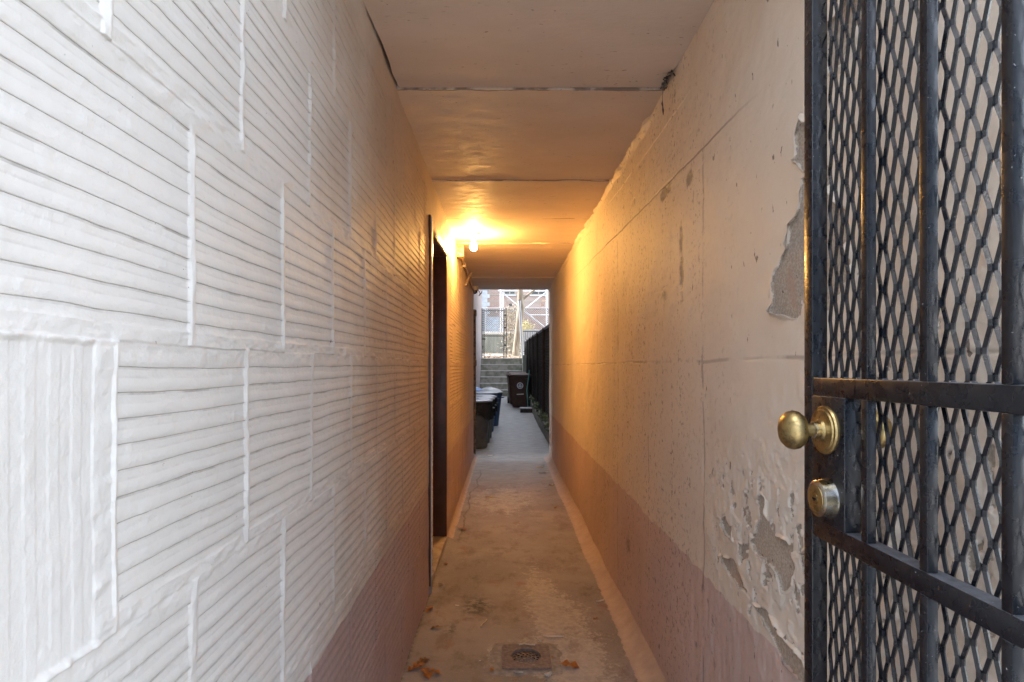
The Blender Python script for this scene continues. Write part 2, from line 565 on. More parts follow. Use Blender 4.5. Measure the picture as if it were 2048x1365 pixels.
# bulb glass gives light
nb = N('lit_bulb_glass')
nb.p.inputs['Base Color'].default_value = (1, .9, .75, 1)
nb.p.inputs['Emission Color'].default_value = (1.0, .52, .135, 1)
nb.p.inputs['Emission Strength'].default_value = BULB_STRENGTH
M['bulb'] = nb.m

# ------------------------------------------------------------------ setting: ground, passage floor
XL, XR, ZC, YE = -0.435, 0.637, 2.405, 8.35
YF = 0.80                        # street face of the building: in front of it the passage walls stand in the open
XCL = -0.95                       # courtyard wall on the left
XF = 0.735                        # fence line on the right
def ground_z(y):
    return np.where(y < 14, 0.0, np.where(y < 21.5, (y - 14) * .0253, .19))

def build_floor():
    ys = np.concatenate([np.arange(-.3, 1.6, .03), np.arange(1.6, 4.5, .010), np.arange(4.5, 8.6, .03), np.arange(8.6, 23, .25), [23.0]])
    xs = np.concatenate([np.linspace(-1.0, -.47, 12)[:-1], np.arange(-.47, .68, .008), np.linspace(.69, 1.1, 10)])
    Y, X = np.meshgrid(ys, xs, indexing='ij')
    Z = ground_z(Y) + (fbm(X * 3, Y * 3, 4, 3) - .5) * .008 * smooth(12, 8, Y)
    inn = smooth(YE + .3, YE - .1, Y)
    # cove of mortar along the right wall, and along the left wall past the door
    wr = .078 + .018 * fbm(Y * 2.2, Y * 0, 3, 21)
    tr = np.clip((X - (XR - wr)) / wr, 0, 1.3)
    wl = .034 + .02 * fbm(Y * 2.6, Y * 0 + 4, 3, 22)
    tl = np.clip(((XL + wl) - X) / wl, 0, 1.3)
    left_on = smooth(4.3, 4.45, Y)
    Z = Z + inn * (.045 * tr ** 2 + left_on * .035 * tl ** 2)
    strip = np.maximum((X - (XR - wr)), np.where(left_on > .5, (XL + wl) - X, -1)) * inn + (1 - inn) * -.2
    # basin of the drain
    wear = np.exp(-(((X - .33 + .10 * (Y - 2.4)) / .13) ** 2)) * smooth(4.4, 2.6, Y) + .5 * np.exp(-((X / .35) ** 2 + ((Y - 5.7) / .8) ** 2))
    wear = wear + .7 * np.exp(-(((X - .095) / .20) ** 2 + ((Y - 2.60) / .14) ** 2))
    stain = np.exp(-(((X + .155) / .075) ** 2 + ((Y - 3.14) / .13) ** 2)) * 1.3
    stain = np.maximum(stain, 1.0 * np.exp(-(((X + .27) / .03) ** 2 + ((Y - 2.86) / .05) ** 2)))
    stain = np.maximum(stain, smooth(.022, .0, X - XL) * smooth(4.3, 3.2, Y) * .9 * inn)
    cx = -.335 + .05 * (fbm(Y * 3, Y * 0, 4, 31) - .5) * 2 + .02 * (Y - 6)
    crack = np.exp(-((X - cx) / .006) ** 2) * smooth(4.2, 4.6, Y) * smooth(7.4, 6.9, Y)
    # hole under the drain grate
    keep = ~((np.abs(X[:-1, :-1] + .004 - .0935) < .088) & (np.abs(Y[:-1, :-1] + .005 - 2.584) < .088))
    co = np.stack([X, Y, Z], -1).reshape(-1, 3)
    o = np_obj('passage_floor', co, grid_faces(len(ys), len(xs), True, keep), M['floor'], None,
               dict(strip=strip, wear=np.clip(wear, 0, 1), stain=np.clip(stain, 0, 1), crack=crack))
    tag(o, kind='structure')
build_floor()

# ------------------------------------------------------------------ left wall of ribbed clay tile
def build_left_wall():
    dy = [.05]
    while dy[-1] < YE - .40:
        y = dy[-1]
        dy.append(y + (.004 if y < .42 else .0016 if y < .67 else min(.010, max(.0028, .0030 * y * y))))
    ys = np.array(dy)
    # rows of the sheet follow the ribs of the tile: more of them where a rib ends
    pk = np.array([0, .06, .16, .33, .365, .372, .415, .455, .462, .52, .75])
    vv = list(np.arange(0, .018, .0022)) + [.018 + (k + q) * .0296 for k in range(10) for q in pk] + list(np.arange(.3145, .328, .0022))
    vv = np.array(vv)
    zs = np.concatenate([1.33 + .328 * r + vv for r in range(-5, 4)])
    zs = zs[(zs > .0) & (zs < ZC + .05)]
    zs[0] = 0.0
    Y, Zw = np.meshgrid(ys, zs, indexing='ij')
    wob = (fbm(Y * 2.1, Zw * 2.1, 3, 41) - .5) * .014 + (fbm(Y * 11, Zw * 11, 3, 40) - .5) * .0035
    Z = np.maximum(Zw - wob * smooth(0, .1, Zw), 0)
    row = np.floor((Zw - 1.33) / .328 + 1e-6).astype(int)
    v = np.maximum(Zw - 1.33 - row * .328, 0)
    off = np.where(row % 2 == 0, .80, .637) + (_hash(row, row * 0, 5) - .5) * .03
    Yw = Y + (fbm(Y * 5, Z * 5, 3, 42) - .5) * .008
    ti = np.floor((Yw - off) / .331).astype(int)
    u = Yw - off - ti * .331
    tilt = (_hash(ti, row, 9) - .5)
    vert = ((row == -1) & (ti == -1)) | ((row == 2) & (ti == 4)) | ((_hash(ti, row, 77) > .965) & (Y > 4.4))
    along = np.where(vert, u, v)
    across = np.where(vert, v, u)
    ph = (along - .018) / .0296
    p = ph - np.floor(ph + 1e-5)
    soft = fbm(Y * 14, Z * 40, 3, 43)
    fill = smooth(.30, .52, fbm(Y * 4.5, Z * 16, 4, 44))
    kk = np.floor(ph + 1e-5).astype(int)
    each = .35 + .85 * _hash(ti * 13 + kk, row * 7, 14)
    depth = .0078 * (.25 + .75 * fill) * (.75 + .5 * _hash(ti, row, 12)) * (.6 + .4 * each)
    lim = (along > .0175) & (along < .3145)
    prof = np.interp(p, [0, .06, .16, .33, .365, .462, .52, 1.0], [0, 1.50, .95, .9, 1.0, 0, -.08, 0])
    slot = np.interp(p, [.364, .373, .415, .456, .4625], [0, .9, 1.0, 1.0, 0], left=0, right=0)
    g = prof * lim
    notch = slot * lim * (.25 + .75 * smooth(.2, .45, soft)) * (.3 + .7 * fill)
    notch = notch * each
    second = np.where(np.abs(p - .06) < .02, .38, 0) * lim * fill  # shade line of the second groove edge, painted through the notch tint
    sine = 1.6 * np.interp(p, [0, .05, .12, .42, .47, .53, .57, 1], [0, 0, .9, 1, 2.2, 2.2, 0, 0])
    g = np.where(vert, sine * lim, g); notch = np.where(vert, 0, notch); slot = np.where(vert, 0, slot)
    h = -(depth * np.where(slot > 0, lim * 1.0, g) + .0060 * notch)
    under = np.where((p > .40) & (p < .459) & lim & ~vert, .0018, 0)
    notch = np.maximum(notch, np.where(vert, 0, second))
    rec = np.clip(g * .9, 0, 1)
    # mortar: fat vertical beads, smeared bed joints
    jn = fbm(Y * 60, Z * 22, 4, 45)
    du = np.minimum(across, np.where(vert, .328, .331) - across)
    wbead = .0055 + .0055 * fbm(Y * 0 + ti * 3.1, Z * 12, 3, 46) * (.3 + 1.4 * _hash(ti, row, 3))
    bead = smooth(1.25, .55, du / wbead)
    dv = np.minimum(along, np.where(vert, .331, .328) - along)
    jn2 = fbm(Y * 24, Z * 60, 4, 47)
    wsm = .014 + .026 * fbm(Y * 4, Z * 0 + row, 4, 48)
    smear = smooth(1.15, .7, dv / wsm)
    h = h * (1 - smear) * (1 - bead) + smear * (.0006 + .0060 * (jn2 - .45)) 
    h = np.maximum(h, bead * (.0000 + .0068 * jn) - .0005)
    rec = rec * (1 - smear) * (1 - bead)
    notch = notch * (1 - smear) * (1 - bead)
    lump = fbm(Y * 40, Z * 40, 4, 49)
    h = h + np.clip(lump - .60, 0, 1) * .006 * fbm(Y * 3, Z * 3, 2, 50)
    h = h + (fbm(Y * 3, Z * 3, 4, 51) - .5) * .004 + tilt * .0015
    # smooth plastered bands: under the ceiling and round the door
    plas = smooth(2.30, 2.335, Z + .05 * (fbm(Y * 5, Z * 5, 3, 52) - .5))
    plas = np.maximum(plas, smooth(3.20, 3.225, Y) * smooth(4.60, 4.56, Y + .05 * fbm(Y * 2, Z * 6, 3, 53)))
    plas = np.maximum(plas, smooth(7.02, 7.06, Y + .1 * fbm(Y * 2, Z * 5, 3, 56)))
    hp = (fbm(Y * 7, Z * 7, 5, 54) - .5) * .012
    h = h * (1 - plas) + hp * plas
    rec = rec * (1 - plas)
    notch = notch * (1 - plas)
    X = XL + h
    Z = Z + under * (1 - smooth(0, .4, bead)) * (1 - smear) * (1 - plas)
    keep = ~((Y[:-1, :-1] > 3.312) & (Y[1:, 1:] < 4.31) & (Z[1:, 1:] < 2.16) & (Z[:-1, :-1] >= 0))
    co = np.stack([X, Y, Z], -1).reshape(-1, 3)
    t = thing('tile_wall', 'long left passage wall of ribbed clay tile painted cream over a mauve band', 'wall', (XL, 4, 0))
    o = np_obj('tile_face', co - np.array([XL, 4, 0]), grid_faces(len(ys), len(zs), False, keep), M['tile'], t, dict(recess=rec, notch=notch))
    # shader works in passage coordinates
    bmw = bmesh.new()
    Y1 = ys[-1]
    add_box(bmw, XL - .45, XL - .012, .03, 3.30, 0, ZC + .04)
    add_box(bmw, XL - .45, XL - .012, 4.335, Y1 - .001, 0, ZC + .1)
    add_box(bmw, XL - .45, XL - .012, 3.30, 4.335, 2.18, ZC + .1)
    add_box(bmw, XL - .012, XL + .003, Y1 - .012, Y1 + .004, 0, ZC + .02)
    for vv in bmw.verts: vv.co -= Vector((XL, 4, 0))
    obj('wall_core', bmw, M['mass'], t)
    return Y1
YLE = build_left_wall()

# ------------------------------------------------------------------ right wall of peeling plaster
def rw(px, py):                     # photo pixel on the right wall -> (y, z)
    d = F * XR / (px - 1010)
    return d, H - (py - 733) * d / F

PEELS = [
    [(1597, 224), (1590, 262), (1588, 305), (1584, 322), (1598, 330), (1606, 350), (1622, 340), (1640, 280), (1640, 230), (1608, 246)],
    [(1604, 362), (1600, 392), (1590, 428), (1577, 446), (1571, 482), (1557, 518), (1546, 540), (1543, 562), (1541, 600), (1537, 618), (1552, 626), (1572, 634), (1590, 642), (1604, 600), (1640, 640), (1700, 560), (1690, 420), (1650, 330)],
    [(1640, 60), (1672, 20), (1700, -20), (1760, -20), (1720, 60), (1690, 130), (1655, 160)],
    [(1442, 1036), (1452, 1030), (1463, 1058), (1466, 1082), (1456, 1072), (1445, 1050)],
    [(1508, 1072), (1517, 1040), (1512, 998), (1524, 984), (1533, 1004), (1530, 1036), (1540, 1062), (1554, 1072), (1574, 1078), (1580, 1108), (1594, 1140), (1588, 1178), (1566, 1190), (1556, 1150), (1538, 1122), (1512, 1104), (1500, 1086)],
    [(1478, 1080), (1492, 1094), (1497, 1112), (1484, 1122), (1478, 1104)],
    [(1588, 1056), (1602, 1050), (1606, 1090), (1596, 1112), (1592, 1080)],
    [(1436, 1112), (1470, 1122), (1490, 1170), (1505, 1196), (1480, 1176), (1452, 1140)],
    [(1510, 1206), (1536, 1222), (1560, 1258), (1592, 1298), (1618, 1348), (1640, 1400), (1604, 1372), (1566, 1316), (1540, 1270)],
    [(1606, 1110), (1622, 1090), (1630, 1130), (1616, 1172), (1606, 1150)],
    [(1760, 1030), (1790, 1000), (1800, 1120), (1775, 1180), (1762, 1110)],
    [(1786, 1200), (1802, 1190), (1800, 1250), (1780, 1240)],
]
def build_right_wall():
    dy = [.62]
    while dy[-1] < YE:
        y = dy[-1]
        dy.append(min(YE, y + min(.03, max(.0030, .0022 * y * y))))
    ys = np.array(dy)
    zs = np.arange(0, ZC + .06, .0027)
    Y, Z = np.meshgrid(ys, zs, indexing='ij')
    sd = np.full(Y.shape, -1.0)
    near = (Y < 2.4)
    wy = Y + (fbm(Y * 26, Z * 26, 3, 61) - .5) * .022
    wz = Z + (fbm(Y * 26, Z * 26, 3, 62) - .5) * .022
    for P in PEELS:
        q = [rw(*p) for p in P]
        s = np.full(Y.shape, -1.0)
        s[near] = poly_sd(wy[near], wz[near], q)
        sd = np.maximum(sd, s)
    # loose flakes round the lower damage
    zone = np.exp(-(((Y - 1.50) / .32) ** 2 + ((Z - .86) / .20) ** 2)) + .5 * np.exp(-(((Y - .9) / .4) ** 2 + ((Z - 1.0) / .5) ** 2))
    fl = fbm(Y * 34, Z * 22, 4, 63, .6)
    flake = fl - (.80 - .16 * np.clip(zone, 0, 1))
    sd = np.maximum(sd, np.where(zone > .25, flake * .05, -1))
    sd = np.maximum(sd, -.05)
    h = np.zeros(Y.shape)
    h += -.0045 * smooth(-.0008, .0008, sd)
    h += .0018 * np.exp(-((sd + .005) / .005) ** 2) * (sd < 0) * (fbm(Y * 18, Z * 18, 3, 64) * 1.6 - .3)      # curled rim
    lap = fbm(Y * 20, Z * 14, 3, 65, .6)
    h += zone * .0035 * (smooth(.50, .515, lap) - .5 + .6 * smooth(.60, .61, lap)) * (sd < 0)
    h += (fbm(Y * 2.0, Z * 2.0, 4, 66) - .5) * .016
    h += (fbm(Y * 16, Z * 16, 4, 67) - .5) * .0040
    # rougher render below the dado line
    low = smooth(.66, .62, Z)
    h += low * (fbm(Y * 30, Z * 9, 4, 68) - .5) * .007 * smooth(3.2, 1.8, Y) * fbm(Y * 3, Z * 3, 3, 69) * 2
    # board marks of the old shuttering
    for zc, w in ((2.035, .004), (1.318, .004), (2.27, .003)):
        zz = zc + .03 * (Y - 2.9) * (zc > 2) + (fbm(Y * 3, Y * 0, 3, 70) - .5) * .012
        m = smooth(.35, .6, fbm(Y * 2.2, Z * 0 + zc, 3, 71))
        h += (-.0026 * np.exp(-((Z - zz) / (w * .7)) ** 2) + .0006 * np.exp(-((Z - zz - .008) / .004) ** 2)) * m
    for yc in (1.87, 2.57, 3.28, 4.0):
        yy = yc + (fbm(Z * 3, Z * 0 + yc, 3, 72) - .5) * .02
        m = smooth(.42, .6, fbm(Z * 2.5, Z * 0 + yc * 7, 3, 73))
        h += -.0025 * np.exp(-((Y - yy) / .006) ** 2) * m
    # ragged paint lip under the ceiling
    lip = smooth(ZC - .05, ZC - .012, Z + .035 * (fbm(Y * 9, Y * 0, 4, 74) - .5))
    h += lip * .020 * smooth(2.25, 2.6, Y) * smooth(.25, .75, fbm(Y * 11, Z * 16, 4, 75, .6))
    spot = np.zeros(Y.shape)
    for (px, py, sy, sz, k) in ((1328, 388, .07, .035, 1.0), (1337, 376, .05, .03, .9), (1377, 358, .05, .045, .9), (1266, 404, .05, .03, .8), (1362, 480, .035, .10, .8),
                                (1364, 545, .03, .12, .9), (1342, 520, .03, .16, .6), (1330, 592, .09, .05, .7), (1366, 600, .03, .10, .6), (1345, 430, .20, .16, .42), (1230, 380, .3, .10, .45),
                                (1295, 480, .30, .25, .36), (1404, 340, .02, .20, .5), (1170, 500, .3, .1, .4), (1372, 1015, .03, .03, .5), (1255, 1090, .10, .10, .75), (1300, 1130, .07, .12, .4), (1205, 960, .15, .1, .35)):
        yc, zc_ = rw(px, py)
        spot = np.maximum(spot, k * np.exp(-((Y - yc) / sy) ** 2 - ((Z - zc_) / sz) ** 2))
    h += -.0035 * smooth(.62, .70, spot * .55 + .55 * fbm(Y * 22, Z * 34, 4, 140, .6))
    X = XR - h
    t = thing('plaster_wall', 'right passage wall of peeling pinkish plaster with a darker painted base', 'wall', (XR, 4, 0))
    co = np.stack([X, Y, Z], -1).reshape(-1, 3) - np.array([XR, 4, 0])
    np_obj('plaster_face', co, grid_faces(len(ys), len(zs), True), M['plaster'], t, dict(peel=sd, spot=spot))
    # lips of paint that curl away round the bare patches
    V, Fc = [], []
    def surf(y, z):
        return (fbm(y * 2.0, z * 2.0, 4, 66) - .5) * .016 + (fbm(y * 16, z * 16, 4, 67) - .5) * .0040
    for pi, P in enumerate(PEELS):
        q = np.array([rw(*p) for p in P])
        area = 0.5 * np.sum(q[:, 0] * np.roll(q[:, 1], -1) - np.roll(q[:, 0], -1) * q[:, 1])
        pts, nrm = [], []
        for i in range(len(q)):
            a, b = q[i], q[(i + 1) % len(q)]
            L = np.hypot(*(b - a)); n_ = max(2, int(L / .004))
            nn = np.array([-(b - a)[1], (b - a)[0]]) / (L + 1e-9) * (1 if area > 0 else -1)
            for k in range(n_):
                pts.append(a + (b - a) * k / n_); nrm.append(nn)
        pts = np.array(pts); nrm = np.array(nrm)
        for _ in range(3): nrm = (nrm + np.roll(nrm, 1, 0) + np.roll(nrm, -1, 0)) / 3
        nrm /= np.linalg.norm(nrm, axis=1)[:, None] + 1e-9
        off = np.stack([(fbm(pts[:, 0] * 26, pts[:, 1] * 26, 3, 61) - .5) * .022, (fbm(pts[:, 0] * 26, pts[:, 1] * 26, 3, 62) - .5) * .022], -1)
        pts = pts - off
        s_ = np.arange(len(pts)) * .004
        lift = np.clip(fbm(s_ * 16, s_ * 0 + pi, 4, 130, .6) - .40, 0, 1) * (.050 if pi == 1 else .028)
        lift = lift * (.6 + .8 * fbm(s_ * 70, s_ * 0 + pi, 2, 131))
        rows_ = []
        for (o_, l0, l1) in ((-.010, -.0006, 0), (-.005, .0002, .10), (-.001, .0004, .45), (.002, .0006, .85), (.0045, .0008, 1.0), (.0040, .0000, .92), (.0015, -.0006, .70)):
            pp = pts + nrm * (o_ * (.5 + 40 * lift))[:, None]
            x_ = XR - surf(pp[:, 0], pp[:, 1]) - l0 - l1 * lift
            rows_.append(np.stack([x_, pp[:, 0], pp[:, 1]], -1))
        n0 = len(V); m_ = len(pts)
        for r_ in rows_: V += list(r_)
        for j in range(len(rows_) - 1):
            for k in range(m_):
                k2 = (k + 1) % m_
                if max(lift[k], lift[k2]) < .0012: continue
                Fc.append((n0 + j * m_ + k, n0 + j * m_ + k2, n0 + (j + 1) * m_ + k2, n0 + (j + 1) * m_ + k))
    np_obj('paint_flakes', np.array(V) - np.array([XR, 4, 0]), np.array(Fc), M['plaster'], t, dict(peel=np.full(len(V), -.05)))
    bmw = bmesh.new()
    add_box(bmw, XR + .02, XR + .40, .62, YE - .001, 0, ZC + .04)
    add_box(bmw, XR + .001, XR + .02, YE - .02, YE + .004, 0, ZC + .02)
    for vv in bmw.verts: vv.co -= Vector((XR, 4, 0))
    obj('wall_core', bmw, M['mass'], t)
build_right_wall()

# ------------------------------------------------------------------ ceiling slabs
def build_ceiling():
    t = thing('passage_ceiling', 'low ceiling of painted concrete slabs over the passage with a lit bulb', 'ceiling', (0, 4, ZC))
    cuts = [YF, 2.318, 3.436, 4.33, 5.21, 6.22, 7.20, YE]
    lift = [.006, 0.0, -.006, .004, -.004, .002, -.003]
    for i in range(7):
        y0, y1 = cuts[i], cuts[i + 1]
        ys = np.arange(y0 + .0015, y1, .016); ys = np.append(ys, y1 - (.007 if i == 0 else .0022))
        ys = ys[(ys < ys[-1]) | (np.arange(len(ys)) == len(ys) - 1)]
        xs = np.linspace(0, 1, 90)
        Yb, Ub = np.meshgrid(ys, xs, indexing='ij')
        if i == 0:
            gl = .002 + .011 * smooth(.45, .75, fbm(Yb * 2.5, Yb * 0, 4, 81)) + .010 * smooth(2.1, 2.29, Yb)
            gr = .001 + .008 * smooth(.5, .8, fbm(Yb * 3, Yb * 0 + 9, 4, 82)) + .014 * smooth(2.12, 2.3, Yb)
        else:
            gl = gr = -.03
        X = (XL + gl) + Ub * ((XR - gr) - (XL + gl))
        Z = ZC + lift[i] + (fbm(X * 2.2, Yb * 2.2, 4, 83 + i) - .5) * (.003 if i == 0 else .007)
        rough = 0.0 if i == 0 else .003
        Z = Z + (fbm(X * 14, Yb * 22, 4, 90 + i) - .5) * rough * fbm(X * 3, Yb * 3, 2, 95) * 2
        # bottom and the two cross faces
        n, m = X.shape
        co = np.stack([X, Yb, Z], -1)
        a = co[0].copy(); a[:, 2] = ZC + .09
        b = co[-1].copy(); b[:, 2] = ZC + .09
        allc = np.concatenate([a[None], co, b[None]], 0)
        o = np_obj('ceiling_slab', allc.reshape(-1, 3) - np.array([0, 4, ZC]), grid_faces(n + 2, m, False), M['ceil'], t)
        o.data.set_sharp_from_angle(angle=R(40))
    bm = box(XL - .06, XR + .06, YF + .002, YE - .002, ZC + .088, ZC + .16)  # closing box coloured dark to stand for the shade above the slab gap
    for vv in bm.verts: vv.co -= Vector((0, 4, ZC))
    obj('slab_void', bm, M['void'], t)
build_ceiling()
# cobweb and dirt hanging in the corner of the first slab
def build_cobweb():
    t = thing('cobweb', 'dark dusty cobweb hanging in the right ceiling corner at the first slab joint', 'cobweb', (XR - .012, 2.30, ZC))
    bm = bmesh.new()
    rr = random.Random(3)
    for k in range(13):
        y = rr.uniform(-.16, .03); x = rr.uniform(-.012, .006); z = rr.uniform(-.022, .006)
        pts = [(x, y, z)]
        for j in range(4):
            pts.append((pts[-1][0] + rr.uniform(-.008, .004), pts[-1][1] + rr.uniform(-.012, .012), pts[-1][2] - rr.uniform(-.004, .006)))
        add_tube(bm, pts, .0022, 5, True, [.003, .0026, .002, .0026, .0012])
    pts = [(.002, .005, 0)]
    for j in range(9):
        pts.append((.002 + rr.uniform(-.002, .002), .005 + rr.uniform(-.004, .004), -.012 * (j + 1)))
    add_tube(bm, pts, .002, 5, True, [.001, .001, .0008, .001, .001, .0035, .002, .0035, .003, .001])
    obj('web', bm, M['void'], t)
build_cobweb()

# ------------------------------------------------------------------ building over and round the passage (outside)
t = thing('stucco_building', 'grey stucco building that the passage runs through, standing over the tunnel', 'building', (0, 4, 0))
bm = bmesh.new()
for b in ((XL - .452, XL - .452 - 4, YF, YLE - .02, -.02, 9), (XR + .402, XR + 6, YF, YE - .02, -.02, 9), (XL - .452, XR + .402, YF, YE - .01, ZC + .165, 9)):
    x0, x1 = min(b[0], b[1]), max(b[0], b[1])
    add_box(bm, x0, x1, b[2], b[3], b[4], b[5])
for v in bm.verts: v.co -= Vector((0, 4, 0))
obj('wall', bm, M['mass'], t)

# ------------------------------------------------------------------ doorway in the left wall
def build_door():
    y0, y1, zt = 3.315, 4.325, 2.165
    t = thing('brown_doorway', 'dark brown steel door set back in the left wall with cream painted casing', 'door', (XL, 3.82, 0))
    def P(name, bm, mat, par=t):
        for v in bm.verts: v.co -= Vector((XL, 3.82, 0))
        return obj(name, bm, M[mat], par, 30)
    bm = bmesh.new()                                    # deep steel frame
    add_box(bm, XL - .19, XL + .012, y0 - .012, y0 + .045, .045, zt, .002)
    add_box(bm, XL - .19, XL + .004, y1 - .045, y1 + .006, .045, zt, .002)
    add_box(bm, XL - .19, XL + .002, y0 + .045, y1 - .045, zt - .06, zt, .002)
    add_box(bm, XL - .13, XL - .10, y0 + .045, y0 + .065, .05, zt - .06)
    add_box(bm, XL - .13, XL - .10, y1 - .065, y1 - .045, .05, zt - .06)
    add_box(bm, XL - .13, XL - .10, y0 + .065, y1 - .065, zt - .08, zt - .06)
    fr = P('frame', bm, 'brown')
    bm = bmesh.new()
    add_box(bm, XL + .012, XL + .018, y0 - .008, y0 + .045, .10, zt - .01, .002)
    add_box(bm, XL + .002, XL + .010, y0 + .046, y1 - .02, zt - .055, zt - .004, .002)
    P('casing', bm, 'cream')
    bm = box(XL - .18, XL - .135, y0 + .048, y1 - .048, .055, zt - .062, .002)
    add_box(bm, XL - .136, XL - .131, y0 + .18, y1 - .18, .25, .95, .004)
    add_box(bm, XL - .136, XL - .131, y0 + .18, y1 - .18, 1.10, 1.95, .004)
    d = P('door', bm, 'brown')
    bm = lathe([(0, .075), (.018, .074), (.026, .062), (.024, .048), (.010, .040), (.010, .012), (.028, .008), (.030, 0)], 20,
               Matrix.Translation((XL - .133, y0 + .12, 1.02)) @ Matrix.Rotation(R(90), 4, 'Y'))
    P('handle', bm, 'brass', d)
    bm = bmesh.new()
    add_box(bm, XL - .20, XL + .004, y0 + .002, y1 - .004, -.01, .045, .004)
    P('threshold', bm, 'sill')
    bm = box(XL - .02, XL + .013, y0 - .011, y0 + .044, -.002, .10, .002)
    P('patch', bm, 'bluepaint')
    bm = box(XL - .26, XL - .20, y0 - .03, y1 + .03, 0, zt + .02)
    P('back', bm, 'void')
build_door()

# ------------------------------------------------------------------ bulb, conduit, junction box, camera, drain pipe
BX, BY, BZ = -.262, 4.85, 2.302
t = thing('bare_bulb_lamp', 'glowing bare bulb in a porcelain socket under the ceiling', 'lamp', (BX, BY, ZC))
obj('socket', lathe([(.0, .004), (.050, .004), (.052, -.010), (.038, -.026), (.024, -.034), (.022, -.052), (.0, -.052)], 28), M['porcelain'], t, 40)
obj('bulb', lathe([(0, -.050), (.013, -.052), (.014, -.064), (.022, -.080), (.029, -.098), (.030, -.110), (.026, -.125), (.015, -.136), (0, -.140)], 24), M['bulb'], t, 60)

zc = H + 1.03
t = thing('electrical_conduit', 'thin painted conduit pipe running along the top of the left wall', 'pipe', (XL, 6.4, zc))
pts = [(.022, -.98, .010), (.020, -.3, .004), (.022, .3, -.004), (.020, .95, -.012), (.022, 1.5, -.02)]
obj('pipe', tube(pts, .0125, 10), M['conduit'], t, 50)
for yy in (-.5, .4, 1.2):
    bm = box(.0, .038, yy - .014, yy + .014, -.022, .020, .003)
    obj('strap', bm, M['conduit'], t)
obj('brace', tube([(.006, -.10, -.145), (.030, .02, -.05), (.052, .16, .022)], .011, 8), M['conduit'], t, 50)

t = thing('junction_box', 'rusty square junction box at the top of the left wall beside the bulb', 'electrical box', (XL, 5.30, H + 1.04))
obj('box', box(0, .055, -.11, .03, -.06, .05, .004), M['rustbox'], t)
obj('cover', box(.055, .061, -.105, .025, -.055, .045, .002), M['conduit'], t)
obj('knockout', tube([(.03, .03, -.01), (.03, .07, -.01)], .018, 12), M['conduit'], t, 40)

t = thing('security_camera', 'small beige dome security camera under the far end of the ceiling', 'camera', (-.42, 8.05, ZC))
obj('base', lathe([(0, .01), (.050, .01), (.052, -.012), (.050, -.050), (.042, -.056), (0, -.056)], 24), M['cambody'], t, 40)
bm = bmesh.new()
bmesh.ops.create_uvsphere(bm, u_segments=20, v_segments=12, radius=.036)
for v in bm.verts: v.co += Vector((.004, -.004, -.066))
obj('lens_ball', bm, M['blackplastic'], t, 60)
obj('cable', tube([(.03, .02, -.04), (.06, .04, -.06), (.075, .03, -.09), (.055, .05, -.12), (.09, .05, -.085), (.10, .06, -.05)], .006, 6), M['blackplastic'], t, 60)

t = thing('drain_pipe', 'dirty dark drain pipe standing at the far corner of the left wall', 'pipe', (-.462, 8.50, 0))
obj('pipe', tube([(0, 0, 0), (0, 0, .55), (.002, 0, 1.2), (0, 0, 2.12)], .036, 14), M['pipe'], t, 50)
for zz in (.46, 1.35, 2.08):
    obj('coupling', lathe([(.036, -.05), (.046, -.045), (.047, .03), (.042, .045), (.036, .05)], 16, Matrix.Translation((0, 0, zz))), M['pipe'], t, 40)

